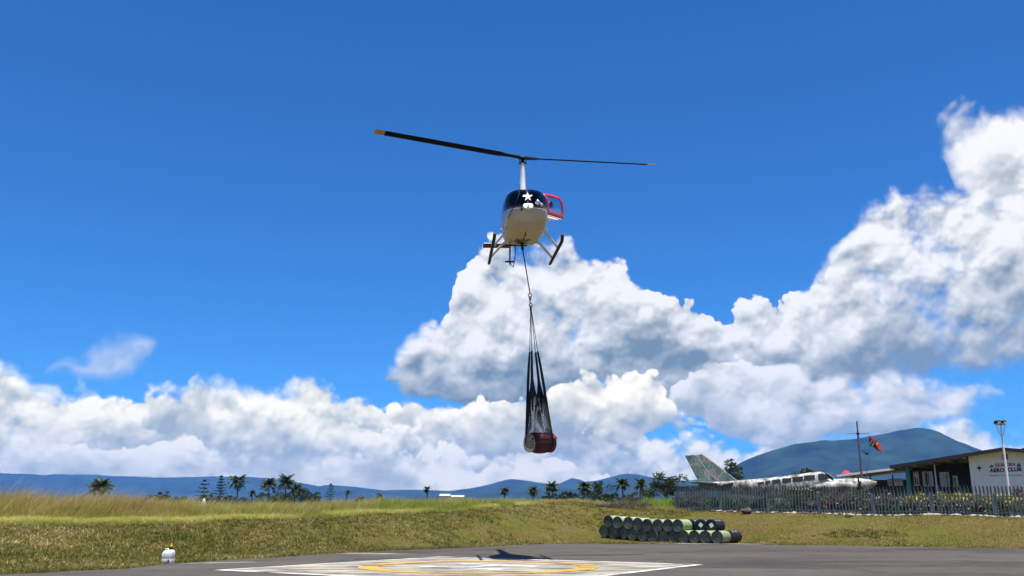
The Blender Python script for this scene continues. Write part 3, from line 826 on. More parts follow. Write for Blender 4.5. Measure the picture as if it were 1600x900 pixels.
for f in bm.faces:
    c = f.calc_center_median()
    door = c.x < -0.45 and 0.30 < c.y < 1.14 and c.z > 0.34 + (1.14 - c.y) * 0.28125 and c.z < 1.38
    if door:
        if c.z > 0.70 and c.z < 1.26 and 0.38 < c.y < 1.06: k = 'door_pane'
        elif c.z > 0.63: k = 'door_frame'
        elif c.z > 0.56: k = 'door_frame'
        elif c.z > 0.53: k = 'door_panel'
        elif c.z > 0.515: k = 'door_frame'
        else: k = 'door_panel'
    elif c.y > -0.62 and c.z > 0.63 and not (c.z > 1.38 and c.y < 1.1):
        if c.y > 1.14: k = 'windscreen' if abs(c.x) > 0.035 else 'windscreen_bar'
        elif (0.38 < c.y < 1.06 and 0.70 < c.z < 1.26) or (-0.55 < c.y < 0.14 and 0.70 < c.z < 1.26): k = 'side_window' + ('R' if c.x > 0 else 'L') + ('F' if c.y > 0.3 else 'A')
        else: k = 'fuselage'
    elif 0.56 < c.z < 0.63 and c.y > -2: k = 'upper_stripe'
    elif 0.53 < c.z < 0.56 and c.y > -2: k = 'pin_stripe'
    elif 0.515 < c.z < 0.53 and c.y > -2: k = 'lower_stripe'
    else: k = 'fuselage'
    groups_.setdefault(k, []).append([v.co.copy() for v in f.verts])
bm.free()
def from_polys(polys):
    mb = MB(); idx = {}
    for p in polys:
        face = []
        for q in p:
            key = (round(q.x, 5), round(q.y, 5), round(q.z, 5))
            if key not in idx: idx[key] = len(mb.v); mb.v.append(tuple(q))
            face.append(idx[key])
        mb.f.append(tuple(face)); mb.m.append(0)
    return mb
hm = {'fuselage': M_CREAM, 'upper_stripe': M_MAROON, 'pin_stripe': M_HWHITE, 'lower_stripe': M_MAROON, 'windscreen': M_TINT, 'windscreen_bar': M_MAROON, 'side_windowRF': M_TINT, 'side_windowRA': M_TINT, 'side_windowLA': M_TINT}
for k in hm:
    me = from_polys(groups_[k]).mesh(k, hm[k], True, 40, fixn=False)
    link('side_window' if k.startswith('side_window') else k, me, heli)
# open door, hinged on its forward edge
dpiv = Vector((-0.70, 1.14, 0.0)); drot = Matrix.Rotation(R(-44), 3, 'Z')
def swing(polys): return [[drot @ (q - dpiv) + dpiv for q in p] for p in polys]
door_root = None
for k, mm in (('door_frame', M_RED), ('door_panel', M_HWHITE), ('door_pane', M_CLEAR)):
    me = from_polys(swing(groups_[k])).mesh(k, mm, True, 40, fixn=False)
    o = link('cabin_door' if k == 'door_frame' else k, me, heli if door_root is None else door_root)
    if door_root is None:
        door_root = o; o['label'] = 'red door frame swung open'
    if k != 'door_pane':
        so = o.modifiers.new('thick', 'SOLIDIFY'); so.thickness = 0.035; so.offset = -1
# cabin inside
cab = MB()
cab.box((0, 0.1, 0.30), (1.2, 2.2, 0.04)); cab.build('cabin_floor', M_INT, heli, smooth=False)
cab = MB(); cab.box((0, -0.58, 0.72), (1.22, 0.05, 1.1)); cab.build('cabin_bulkhead', M_INT, heli, smooth=False)
cab = MB(); cab.box((0, 0.2, 1.40), (0.8, 1.3, 0.03)); cab.build('cabin_ceiling', M_INT, heli, smooth=False)
pn = MB(); pn.box((0, 1.42, 0.72), (0.26, 0.2, 0.36), taper=0.8); pn.box((0, 1.40, 0.94), (0.34, 0.14, 0.2)); pn.build('instrument_panel', M_INT, heli, bevel=0.02)
for sx in (-0.34, 0.34):
    st = MB(); st.box((sx, 0.45, 0.44), (0.48, 0.5, 0.14)); st.box((sx, 0.17, 0.78), (0.48, 0.12, 0.62), Euler((R(-8), 0, 0))); st.build('seat', M_SEAT, heli, bevel=0.03)
# landing lights in the nose
nl = MB()
ny = skin_y(0, 0.60)
nl.ell((0, ny - 0.02, 0.60), (0.17, 0.10, 0.10), 16, 10); nl.build('light_housing', M_HWHITE, heli)
M_LAMP = mat('lamp_lens', (0.9, 0.9, 0.9), 0.12, var=0.02)
lb = M_LAMP.node_tree.nodes['Principled BSDF']; lb.inputs['Emission Color'].default_value = (1, 0.97, 0.9, 1); lb.inputs['Emission Strength'].default_value = 0.55
for sx in (-0.085, 0.085):
    l_ = MB(); l_.ell((sx, ny + 0.065, 0.60), (0.07, 0.035, 0.07), 14, 8); l_.build('landing_light', M_LAMP, heli)
# white star on the windscreen centre
star = []
for k in range(10):
    rr = 0.165 if k % 2 == 0 else 0.062
    aa = math.pi / 2 + k * math.pi / 5
    star.append((rr * math.cos(aa) * 1.0, 0.93 + rr * math.sin(aa) * 1.15))
cy0 = skin_y(0, 0.93) + 0.02
sm = MB(); vs = [Vector((0, cy0, 0.93))] + [Vector((x, skin_y(x, z) + 0.02, z)) for x, z in star]
sm.add(vs, [(0, k + 1, (k + 1) % 10 + 1) for k in range(10)])
so = sm.build('star_emblem', mat('emblem_silver', (0.55, 0.56, 0.56), 0.4, var=0.15, vscale=14), heli, smooth=False); so.modifiers.new('thick', 'SOLIDIFY').thickness = 0.004
# mirrors that let the pilot watch the load
M_MIRROR = mat('mirror_shell', (0.75, 0.75, 0.75), 0.12, metal=0.9)
for (x, z, r_) in ((-0.30, 0.70, 0.085), (-0.42, 0.645, 0.055)):
    yy = skin_y(x, z)
    mr_ = MB(); mr_.ell((x, yy + 0.12, z), (r_, r_ * 0.7, r_), 16, 10); mr_.tube([(x, yy - 0.01, z - 0.04), (x, yy + 0.10, z - 0.01)], 0.012, 6)
    mr_.build('load_mirror', M_MIRROR, heli)
# mast fairing and rotor head
mf = MB(); rings = []
for z, w, l in ((1.40, 0.15, 0.32), (1.7, 0.11, 0.24), (2.2, 0.095, 0.19), (2.62, 0.08, 0.15)):
    rings.append([Vector((w * math.cos(a), l * math.sin(a) - 0.04, z)) for a in np.linspace(0, 2 * math.pi, 20, endpoint=False)])
mf.loft(rings); mf.build('mast_fairing', M_HWHITE, heli)
hb = MB(); hb.tube([(0, 0, 2.58), (0, 0, 2.78)], [0.07, 0.06], 14); hb.tube([(0, 0, 2.62), (0, 0, 2.65)], 0.13, 16)
hb.ell((0, 0, HUBZ), (0.12, 0.12, 0.07), 14, 8)
for s_ in (-1, 1): hb.tube([(s_ * 0.1, 0.11, 2.65), (s_ * 0.14, 0.13, 2.84)], 0.014, 6)
hb.build('rotor_hub', M_BLACKM, heli)
Rinv = heli_rot.to_matrix().inverted()
baz = R(20.5)
for s_ in (1, -1):
    wd = Vector((-math.cos(baz) * s_, -math.sin(baz) * s_, 0))
    ld = Rinv @ wd; ld.z = 0; ld.normalize()
    cone = R(3.6); span = (ld * math.cos(cone) + Vector((0, 0, math.sin(cone))))
    side = Vector((0, 0, 1)).cross(span).normalized(); up = span.cross(side)
    p_ = R(-12.0)
    ch = side * math.cos(p_) - up * math.sin(p_)       # leading edge up: collective pitch
    nn = span.cross(ch)
    O = Vector((0, 0, HUBZ))
    def prof(r_, c, th):
        return [O + span * r_ + ch * (c * a_) + nn * (th * b_) for a_, b_ in ((-0.45, 0), (-0.2, 0.5), (0.2, 0.7), (0.45, 0.45), (0.53, 0), (0.45, -0.4), (0.2, -0.55), (-0.2, -0.4))]
    bl = MB(); bl.loft([prof(0.10, 0.13, 0.10), prof(0.45, 0.13, 0.08), prof(0.62, 0.20, 0.04), prof(0.85, 0.30, 0.033), prof(2.5, 0.30, 0.032), prof(4.72, 0.29, 0.03)])
    bo = bl.build('rotor_blade', M_BLADE, heli, angle=50)
    tp = MB(); tp.loft([prof(4.722, 0.29, 0.03), prof(5.03, 0.285, 0.028)]); tp.build('blade_tip', M_AMBER, bo, angle=50)
# tail
tb = MB(); tb.tube([(0, -1.9, 1.36), (0, -2.4, 1.44), (0, -4.5, 1.46), (0, -6.5, 1.47)], [0.24, 0.19, 0.15, 0.10], 16); tb.build('tail_boom', M_HWHITE, heli)
fn = MB(); fn.prism([(-0.02, -6.15, 1.5), (-0.02, -6.75, 2.45), (-0.02, -7.0, 2.45), (-0.02, -6.7, 1.45), (-0.02, -6.85, 0.76), (-0.02, -6.62, 0.76)], (0.04, 0, 0)); fn.build('tail_fin', M_DARKRED, heli, smooth=False, bevel=0.008)
hsb = MB(); hsb.box((0.58, -6.25, 1.24), (1.05, 0.36, 0.045), Euler((R(14), 0, 0))); hsb.build('stabiliser', M_DARKRED, heli, smooth=False, bevel=0.012)
ts = MB(); ts.tube([(0, -6.72, 1.42), (0, -6.78, 0.70), (0, -6.78, 0.52)], [0.035, 0.03, 0.012], 8); ts.tube([(-0.2, -6.78, 0.70), (0.2, -6.78, 0.70)], 0.038, 8); ts.build('tail_skid', M_BLACKM, heli)
gb = MB(); gb.ell((0, -6.62, 1.47), (0.15, 0.2, 0.13), 12, 8); gb.build('tail_gearbox', M_DARKRED, heli)
tr_ = MB(); tr_.tube([(-0.05, -6.65, 1.47), (-0.24, -6.65, 1.47)], 0.03, 8); tr_.box((-0.23, -6.65, 1.47), (0.02, 1.46, 0.11), Euler((R(4), 0, 0))); tr_.build('tail_rotor', M_BLACKM, heli, smooth=False)
# landing gear: fairings, cross tubes, skids
for s_ in (-1, 1):
    sk = MB(); sk.tube([(s_ * 1.04, 2.12, -0.31), (s_ * 1.05, 2.0, -0.43), (s_ * 1.06, 1.82, -0.47), (s_ * 1.06, -1.45, -0.47), (s_ * 1.06, -1.62, -0.46)], 0.052, 10); sk.build('skid', M_BLACKM, heli)
    for y0, zt_, y1 in ((0.95, 0.13, 0.85), (-0.62, 0.10, -0.75)):
        sr = MB(); sr.tube([(s_ * 0.50, y0, zt_ - 0.02), (s_ * 0.64, y0, zt_ - 0.10), (s_ * 1.06, y1, -0.46)], [0.052, 0.05, 0.042], 10, sq=0.6); sr.build('skid_strut', M_STRUT, heli)
# belly fittings: cargo hook frame, cables, stains, antenna
ck = MB()
for (x, y) in ((-0.2, 0.1), (0.22, 0.1), (-0.2, -0.45), (0.22, -0.45)): ck.tube([(x, y, 0.01), (0.02, -0.18, -0.10)], 0.014, 6)
ck.box((0.02, -0.18, -0.12), (0.09, 0.13, 0.12)); ck.build('cargo_hook', M_BLACKM, heli)
sp_ = MB(); sp_.box((0.12, -0.92, 0.035), (0.62, 0.16, 0.07), Euler((R(-18), 0, 0))); sp_.build('exhaust_shroud', M_BLACKM, heli, smooth=False, bevel=0.01)
cb = MB(); cb.tube([(0.18, -0.75, 0.05), (0.20, -1.1, -0.35), (0.12, -3.0, -0.30), (0.06, -5.0, 0.2), (0.02, -6.7, 0.72)], 0.013, 6); cb.build('tail_cable', M_BLACKM, heli)
an = MB(); an.tube([(0.0, 1.05, 0.06), (0.0, 1.02, -0.14)], [0.016, 0.008], 6); an.build('belly_antenna', M_BLACKM, heli)
wl = MB(); wl.tube([(0.22, skin_y(0.22, 1.15) - 0.06, 1.40), (0.27, skin_y(0.27, 1.0) + 0.03, 1.0), (0.36, skin_y(0.36, 0.75) + 0.03, 0.75), (0.50, skin_y(0.50, 0.5) + 0.03, 0.50), (0.58, skin_y(0.58, 0.34) + 0.03, 0.34), (0.62, 1.0, 0.14)], 0.011, 6)
wl.build('side_cable', M_BLACKM, heli)
bd = MB(); bd.ell((0.20, skin_y(0.2, 0.52) + 0.03, 0.50), (0.035, 0.03, 0.05), 8, 6); bd.tube([(0.2, skin_y(0.2, 0.55) + 0.02, 0.64), (0.2, skin_y(0.2, 0.52) + 0.03, 0.50)], 0.012, 6); bd.build('pitot_probe', M_BLACKM, heli)
for s_, c_ in ((-1, (0.9, 0.75, 0.75)), (1, (0.8, 0.92, 0.9))):
    nv = MB(); nv.ell((s_ * 0.735, 0.55, 0.22), 0.04, 10, 8); nv.build('navigation_light', mat('nav_lens', c_, 0.1), heli)
# dark oily lettering and streaks worn into the belly
bs = MB()
def mark(x, y, w, l, rz): bs.box((x, y, station(y)[0] - 0.004), (w, l, 0.003), Euler((0, 0, rz)))
for q in range(26):
    mark(rnd.uniform(-0.02, 0.42), rnd.uniform(-0.45, 0.18), rnd.uniform(0.03, 0.13), rnd.uniform(0.02, 0.05), rnd.uniform(-0.5, 0.5))
mark(0.0, 0.35, 0.02, 1.1, 0.0); mark(-0.18, -0.05, 0.28, 0.03, 0.05)
bs.build('belly_marks', mat('belly_grime', (0.05, 0.045, 0.035), 0.8), heli, smooth=False)['kind'] = 'stuff'

# pilot leaning out of the open door
def skin_body(name, joints, bones, root, material, parent, sub=2):
    me = bpy.data.meshes.new(name)
    me.from_pydata([j[0] for j in joints], bones, [])
    o = link(name, me, parent)
    md = o.modifiers.new('skin', 'SKIN'); md.use_smooth_shade = True
    for k, j in enumerate(joints):
        r_ = j[1] if hasattr(j[1], '__len__') else (j[1], j[1])
        me.skin_vertices[0].data[k].radius = r_
        me.skin_vertices[0].data[k].use_root = (k == root)
    sb = o.modifiers.new('sub', 'SUBSURF'); sb.levels = sub; sb.render_levels = sub
    me.materials.append(material)
    return o
M_OVERALL = mat('pilot_shirt', (0.10, 0.12, 0.16), 0.9, var=0.2, vscale=12)
M_SKIN = mat('pilot_skin', (0.30, 0.17, 0.11), 0.6, var=0.08)
M_HELMET = mat('pilot_helmet', (0.012, 0.012, 0.014), 0.25, coat=0.4)
pilot = empty('person', (0, 0, 0)); 
pilot.location = heli_rot.to_matrix() @ Vector((-0.42, 0.38, 0.50)) + heli_org; pilot.rotation_euler = heli_rot
tag(pilot, 'pilot in a dark shirt and black helmet leaning out of the open door', 'person')
J = [((0, 0, 0.06), (0.16, 0.12)), ((-0.06, 0.0, 0.25), (0.15, 0.11)), ((-0.18, 0.03, 0.36), (0.16, 0.11)), ((-0.30, 0.06, 0.46), (0.065, 0.065)), ((-0.39, 0.09, 0.53), (0.08, 0.09)),
     ((0.09, 0.06, 0.03), (0.09, 0.09)), ((0.10, 0.50, 0.08), (0.065, 0.065)), ((0.10, 0.60, -0.18), (0.045, 0.05)), ((0.10, 0.72, -0.2), (0.035, 0.03)),
     ((-0.09, 0.06, 0.03), (0.09, 0.09)), ((-0.10, 0.50, 0.08), (0.065, 0.065)), ((-0.10, 0.60, -0.18), (0.045, 0.05)), ((-0.10, 0.72, -0.2), (0.035, 0.03)),
     ((0.02, 0.04, 0.40), (0.06, 0.06)), ((0.08, 0.18, 0.22), (0.045, 0.045)), ((0.05, 0.42, 0.24), (0.035, 0.03)),
     ((-0.30, 0.04, 0.30), (0.06, 0.06)), ((-0.30, 0.16, 0.12), (0.045, 0.045)), ((-0.26, 0.36, 0.20), (0.035, 0.03))]
E_ = [(0, 1), (1, 2), (2, 3), (3, 4), (0, 5), (5, 6), (6, 7), (7, 8), (0, 9), (9, 10), (10, 11), (11, 12), (2, 13), (13, 14), (14, 15), (2, 16), (16, 17), (17, 18)]
skin_body('body', J, E_, 0, M_OVERALL, pilot)
hd_ = MB(); hd_.ell((-0.410, 0.120, 0.560), (0.078, 0.10, 0.115), 16, 12); hd_.ell((-0.415, 0.225, 0.545), (0.016, 0.025, 0.025), 8, 6); hd_.build('face', M_SKIN, pilot)
hl = MB(); hl.ell((-0.410, 0.100, 0.595), (0.118, 0.135, 0.115), 18, 12); hl.ell((-0.500, 0.090, 0.540), (0.03, 0.05, 0.06), 10, 8); hl.ell((-0.320, 0.090, 0.540), (0.03, 0.05, 0.06), 10, 8); hl.build('helmet', M_HELMET, pilot)
vz = MB(); vz.ell((-0.410, 0.135, 0.580), (0.105, 0.125, 0.06), 16, 8); vz.build('visor', M_HELMET, pilot)
for sx, hx_, hy_, hz_ in ((1, 0.05, 0.44, 0.24), (-1, -0.26, 0.38, 0.20)):
    hn = MB(); hn.ell((hx_, hy_ + 0.03, hz_), (0.04, 0.05, 0.02), 10, 6)
    for q in range(4): hn.tube([(hx_ - 0.03 + q * 0.02, hy_ + 0.06, hz_), (hx_ - 0.03 + q * 0.02, hy_ + 0.11 - abs(q - 1.5) * 0.008, hz_ - 0.015), (hx_ - 0.03 + q * 0.02, hy_ + 0.12, hz_ - 0.045)], 0.0085, 6)
    hn.tube([(hx_ + sx * -0.035, hy_ + 0.02, hz_), (hx_ + sx * -0.06, hy_ + 0.06, hz_ - 0.02)], 0.01, 6)
    hn.build('hand', M_SKIN, pilot)

# ------------------------------------------------------------------ long line, net and load
LD = HELI_D + 0.35
M_ROPE = mat('dark_rope', (0.016, 0.015, 0.017), 0.9, var=0.3, vscale=20)
M_NET = mat('black_net_cord', (0.014, 0.014, 0.016), 0.9, var=0.3, vscale=20)
hook_w = heli_org + heli_rot.to_matrix() @ Vector((0.02, -0.18, -0.16))
sw = at(828.3, 466, LD)
ln = empty('long_line', sw)
tag(ln, 'dark lifting line hanging from the helicopter belly down to the net', 'rope')
lm = MB(); top_l = hook_w - sw
lm.tube([top_l, top_l * 0.93, top_l * 0.9, top_l * 0.5 + Vector((0.012, 0, 0)), (0, 0, 0.14)], [0.036, 0.036, 0.018, 0.018, 0.018], 8); lm.build('rope', M_ROPE, ln)
tg = MB(); tg.ell(top_l * 0.955, (0.05, 0.05, 0.10), 8, 6); tg.build('line_weight', M_BLACKM, ln)
sv = MB()
def ring(mb, c, r_, t_, ax=0):
    pts_ = [Vector(c) + (Vector((math.cos(a), 0, math.sin(a))) if ax == 0 else Vector((0, math.cos(a), math.sin(a)))) * r_ for a in np.linspace(0, 2 * math.pi, 15)]
    mb.tube(pts_, t_, 6, cap=False)
ring(sv, (0, 0, 0.10), 0.055, 0.018); sv.ell((0, 0, 0.0), (0.05, 0.05, 0.07), 10, 8); ring(sv, (0, 0, -0.11), 0.065, 0.02, 1); sv.tube([(0.0, 0, 0.06), (0.0, 0, -0.06)], 0.025, 8)
sv.build('swivel_hook', M_STEEL, ln)

drum_c = at(843, 692, LD)
net = empty('cargo_net', drum_c)
tag(net, 'black cargo net slung under the helicopter and closed around a red drum', 'net')
apex = at(829.3, 478, LD) - drum_c
# the net is a square sheet gathered up by its four corners
Hleg = (at(833, 552, LD) - drum_c).z; Hgap = (at(833, 634, LD) - drum_c).z
a_d = Vector((math.cos(R(38)), math.sin(R(38)), 0))        # drum axis
def netpt(s_, t_):
    m_ = max(abs(s_), abs(t_)); phi = math.atan2(t_, s_)
    q = round((phi - math.pi / 4) / (math.pi / 2)); leg = math.pi / 4 + q * math.pi / 2
    dphi = phi - leg
    mid = abs(dphi) / (math.pi / 4)                       # 0 on a corner leg, 1 half-way between legs
    top_z = Hleg + (Hgap - Hleg) * mid ** 0.75
    if m_ < 0.42:
        u = m_ / 0.42
        rr = 0.52 * math.sin(u * math.pi / 2); z = -0.33 + 0.30 * (1 - math.cos(u * math.pi / 2))
        rad, ph = rr, phi
    else:
        u = (m_ - 0.42) / 0.58
        z = -0.03 + (top_z + 0.03) * u
        hfrac = min(1.0, max(0.0, z / Hleg))
        rad = 0.53 * (1 - hfrac) ** 0.9 + 0.17 * hfrac
        gather = 1 - min(1, hfrac * 1.15) ** 1.5 * 0.92
        ph = leg + dphi * gather
    sw_ = 1 - 0.16 * abs(math.sin(ph - R(38)))
    x, y = rad * sw_ * math.cos(ph + R(22)), rad * sw_ * math.sin(ph + R(22))
    k_ = max(0, z) / max(apex.z, 0.1)
    return Vector((x + apex.x * k_, y + apex.y * k_, z))
nm = MB(); NG = 42; NS = 84
for i in range(NG + 1):
    c = -1 + 2 * i / NG
    for flip in (0, 1):
        line = [netpt(c, -1 + 2 * j / NS) if not flip else netpt(-1 + 2 * j / NS, c) for j in range(NS + 1)]
        seg_ = [line[0]]
        for p in line[1:]:
            seg_.append(p)
        nm.tube(seg_, 0.0068 if i not in (0, NG) else 0.014, 3, cap=False)
nm.build('mesh', M_NET, net, smooth=False)
for q in range(4):
    sl = MB(); c = [(1, 1), (-1, 1), (-1, -1), (1, -1)][q]; p = netpt(*c)
    sl.tube([apex, apex * 0.5 + p * 0.5, p], 0.011, 6); sl.ell(p, (0.035, 0.035, 0.07), 8, 6)
    sl.build('sling_rope', M_ROPE, net)
for q in range(4):
    c = [(1, 1), (-1, 1), (-1, -1), (1, -1)][q]
    gl_ = MB(); gl_.tube([netpt(c[0] * u_, c[1] * u_) for u_ in np.linspace(1.0, 0.62, 12)], [0.03, 0.036, 0.04, 0.043, 0.045, 0.046, 0.045, 0.043, 0.038, 0.032, 0.024, 0.014], 7)
    gl_.build('gathered_leg', M_NET, net)
kn = MB(); ring(kn, apex + Vector((0, 0, 0.03)), 0.05, 0.016); kn.ell(apex - Vector((0, 0, 0.1)), (0.035, 0.035, 0.12), 8, 6); kn.build('top_ring', M_BLACKM, net)

def drum_mesh(r_=0.29, L=0.88, n=32):
    side = MB(); prof = [(0.0, r_ + 0.008), (0.03, r_ + 0.008), (0.036, r_), (0.27, r_), (0.285, r_ + 0.012), (0.30, r_), (0.57, r_), (0.585, r_ + 0.012), (0.60, r_), (L - 0.036, r_), (L - 0.03, r_ + 0.008), (L, r_ + 0.008)]
    side.loft([[Vector((q * math.cos(a), y, q * math.sin(a))) for a in np.linspace(0, 2 * math.pi, n, endpoint=False)] for y, q in prof], False)
    lids = []
    for y, y2 in ((0.0, 0.022), (L, L - 0.022)):
        lids.append(MB().loft([[Vector((q * math.cos(a), yy, q * math.sin(a))) for a in np.linspace(0, 2 * math.pi, n, endpoint=False)] for yy, q in ((y, r_ + 0.008), (y, r_ - 0.012), (y2, r_ - 0.016), (y2, 0.001))], False))
    bung = MB(); bung.tube([(0.17, 0.03, 0.12), (0.17, 0.008, 0.12)], 0.035, 12)
    return side, lids, bung
ds, dl, db = drum_mesh()
M_DRED = mat('drum_red', (0.12, 0.009, 0.011), 0.7, var=0.25, vscale=5, dirt=(0.1, 0.02, 0.02), dirt_amt=0.2)
M_DBEIGE = mat('drum_beige_lid', (0.62, 0.52, 0.36), 0.5, var=0.15, vscale=6)
load = empty('oil_drum', drum_c + Vector((-0.0, 0.0, -0.02)) - a_d * 0.42, (R(2), R(0), R(38 - 90)))
tag(load, 'red steel drum with a beige end carried inside the hanging cargo net', 'drum')
ds.build('shell', M_DRED, load); [q_.build('lid', M_DBEIGE, load) for q_ in dl]; db.build('bung', M_BLACKM, load)
tarp = MB(); gr = []
for i in range(13):
    row = []
    for j in range(13):
        ang = R(20 + 140 * j / 12); y = 0.10 + 0.80 * i / 12
        q = 0.305 + 0.03 * mnoise.noise(Vector((i * 0.7, j * 0.8, 1.0))) + 0.02
        row.append(Vector((q * math.cos(ang), y, q * math.sin(ang))))
    gr.append(row)
tarp.sheet(gr); tarp.build('wrapping', mat('red_wrap', (0.24, 0.024, 0.028), 0.85, var=0.35, vscale=7), load).modifiers.new('thick', 'SOLIDIFY').thickness = 0.008
# ------------------------------------------------------------------ fuel drums
M_GREEN = mat('drum_lime_green', (0.24, 0.32, 0.155), 0.45, var=0.12, vscale=3, dirt=(0.14, 0.11, 0.05), dirt_amt=0.28, ovar=0.22)
M_GLID = mat('drum_dark_green_lid', (0.05, 0.078, 0.06), 0.5, var=0.35, vscale=4, dirt=(0.14, 0.115, 0.08), dirt_amt=0.35, ovar=0.3)
M_DBLACK = mat('drum_black', (0.012, 0.012, 0.014), 0.35, var=0.2, vscale=4)
M_LABEL = mat('white_label', (0.8, 0.8, 0.8), 0.6, var=0.05)
drow_e = Vector((0.745, -0.667, 0)); drow_a = Vector((0.667, 0.745, 0))
dm = at(1028, 847.2, 46.8)
DR = 0.298
M_RIM = mat('drum_rim', (0.02, 0.024, 0.022), 0.45, var=0.2)
rimmb = MB(); rimmb.loft([[Vector((q * math.cos(a), y, q * math.sin(a))) for a in np.linspace(0, 2 * math.pi, 32, endpoint=False)] for y, q in ((-0.004, 0.285), (-0.008, 0.302), (0.024, 0.304), (0.03, 0.29))], False)
drum_rot = (0, 0, math.atan2(-drow_a.x, drow_a.y))
proto = {}
def place_drum(kind, k, level, back, label, roll, group):
    p = dm + drow_e * ((k - 5.5) * 2 * DR) + drow_a * (back * 0.93 + rnd.uniform(-0.05, 0.06))
    zb = max(gzf((p + drow_a * 0.4).x, (p + drow_a * 0.4).y), -SLOPE * p.y + 0.02)
    p.z = zb + DR + (level * DR * 1.732)
    if kind not in proto:
        o = empty('fuel_drum', p)
        sm_, lm_ = (M_GREEN, M_GLID) if kind == 'green' else (M_DBLACK, M_DBLACK)
        ds.build('shell', sm_, o); [q_.build('lid', lm_, o) for q_ in dl]; db.build('bung', M_BLACKM, o); rimmb.build('rim', M_RIM if kind == 'green' else M_DBLACK, o)
        if kind == 'label':
            lb_ = MB(); lb_.box((0.02, 0.012, 0.03), (0.2, 0.006, 0.2), Euler((0, R(45), 0))); lb_.build('label_sheet', M_LABEL, o, smooth=False)
        proto[kind] = o
    else: o = copy_tree(proto[kind])
    o.location = p; o.rotation_euler = (0, 0, drum_rot[2]); 
    for ch in o.children: ch.rotation_euler = (0, roll, 0)
    tag(o, label, 'drum', group)
ordn = ['first', 'second', 'third', 'fourth', 'fifth', 'sixth', 'seventh', 'eighth', 'ninth', 'tenth', 'eleventh', 'twelfth']
for k in range(12):
    place_drum('green', k, 0, 0, 'green drum lying in the bottom row, %s from the left end' % ordn[k], rnd.uniform(-3, 3), 'green drums stacked on their sides')
for k in range(8):
    place_drum('green', k + 0.5, 1, 0, 'green drum lying in the top row, %s from the left end' % ordn[k], rnd.uniform(-3, 3), 'green drums stacked on their sides')
for k in range(7, 12):
    place_drum('black', k + 0.15, 0, 1, ('black drum on the ground behind the %s green drum of the bottom row' % ordn[k]) if k < 11 else 'black drum on the ground at the right end, behind the green row', rnd.uniform(-3, 3), 'black drums behind the green ones')
for j, k in enumerate((8, 9, 10)):
    place_drum('label', k - 0.35, 1, 1, 'black drum with a white diamond label in the upper back row, ' + ('beside the green ones', 'middle of the three', 'at the right end')[j], rnd.uniform(-0.3, 0.3), 'black drums behind the green ones')
dp = dm + drow_a * 0.1
patch('earth_strip', ((dp.x + 0.2, dp.y - 0.4, 0), drow_e * 4.9, drow_a * 1.75), M_DIRT, lift=0.016, seed=3.3, n=90)

# ------------------------------------------------------------------ jerry can on the pavement edge
M_JUG = mat('white_plastic', (0.74, 0.75, 0.70), 0.45, var=0.08, vscale=6, dirt=(0.5, 0.48, 0.4), dirt_amt=0.15)
jp = onapron(262.0, 882.6)
jug = empty('jerry_can', (jp.x, jp.y, -SLOPE * jp.y + 0.022), (0, 0, R(-12)))
tag(jug, 'white plastic jerry can with a black cap and yellow spout on the pavement edge', 'jerry can')
def rrect(w, d, z, r_=0.03, n=5, ox=0.0):
    out = []
    for cx, cy_, a0 in ((w / 2 - r_, d / 2 - r_, 0), (-w / 2 + r_, d / 2 - r_, 90), (-w / 2 + r_, -d / 2 + r_, 180), (w / 2 - r_, -d / 2 + r_, 270)):
        for q in range(n): a = R(a0 + 90 * q / (n - 1)); out.append(Vector((cx + ox + r_ * math.cos(a), cy_ + r_ * math.sin(a), z)))
    return out
jb = MB(); jb.loft([rrect(0.28, 0.20, 0.0), rrect(0.30, 0.215, 0.02), rrect(0.30, 0.215, 0.13), rrect(0.292, 0.207, 0.145), rrect(0.30, 0.215, 0.16), rrect(0.295, 0.215, 0.29), rrect(0.25, 0.18, 0.345, ox=0.015), rrect(0.15, 0.12, 0.375, 0.03, ox=0.045), rrect(0.085, 0.085, 0.385, 0.04, ox=0.06)])
jb.build('body', M_JUG, jug, angle=50)
jh = MB(); jh.tube([(-0.10, 0, 0.325), (-0.10, 0, 0.40), (-0.02, 0, 0.405), (0.03, 0, 0.375)], 0.018, 8); jh.build('handle', M_JUG, jug)
jc = MB(); jc.tube([(0.06, 0, 0.38), (0.06, 0, 0.43), (0.06, 0, 0.47)], [0.055, 0.055, 0.035], 14); jc.build('cap', M_BLACKM, jug)
jy = MB(); jy.tube([(0.062, 0, 0.468), (0.065, 0, 0.50), (0.07, 0, 0.545)], [0.034, 0.02, 0.01], 10); jy.build('spout', mat('yellow_plastic', (0.75, 0.62, 0.03), 0.4), jug)
jl = MB(); jl.ell((0.075, -0.108, 0.075), (0.032, 0.004, 0.055), 14, 8); jl.build('label_mark', mat('brown_label', (0.12, 0.06, 0.05), 0.6), jug)

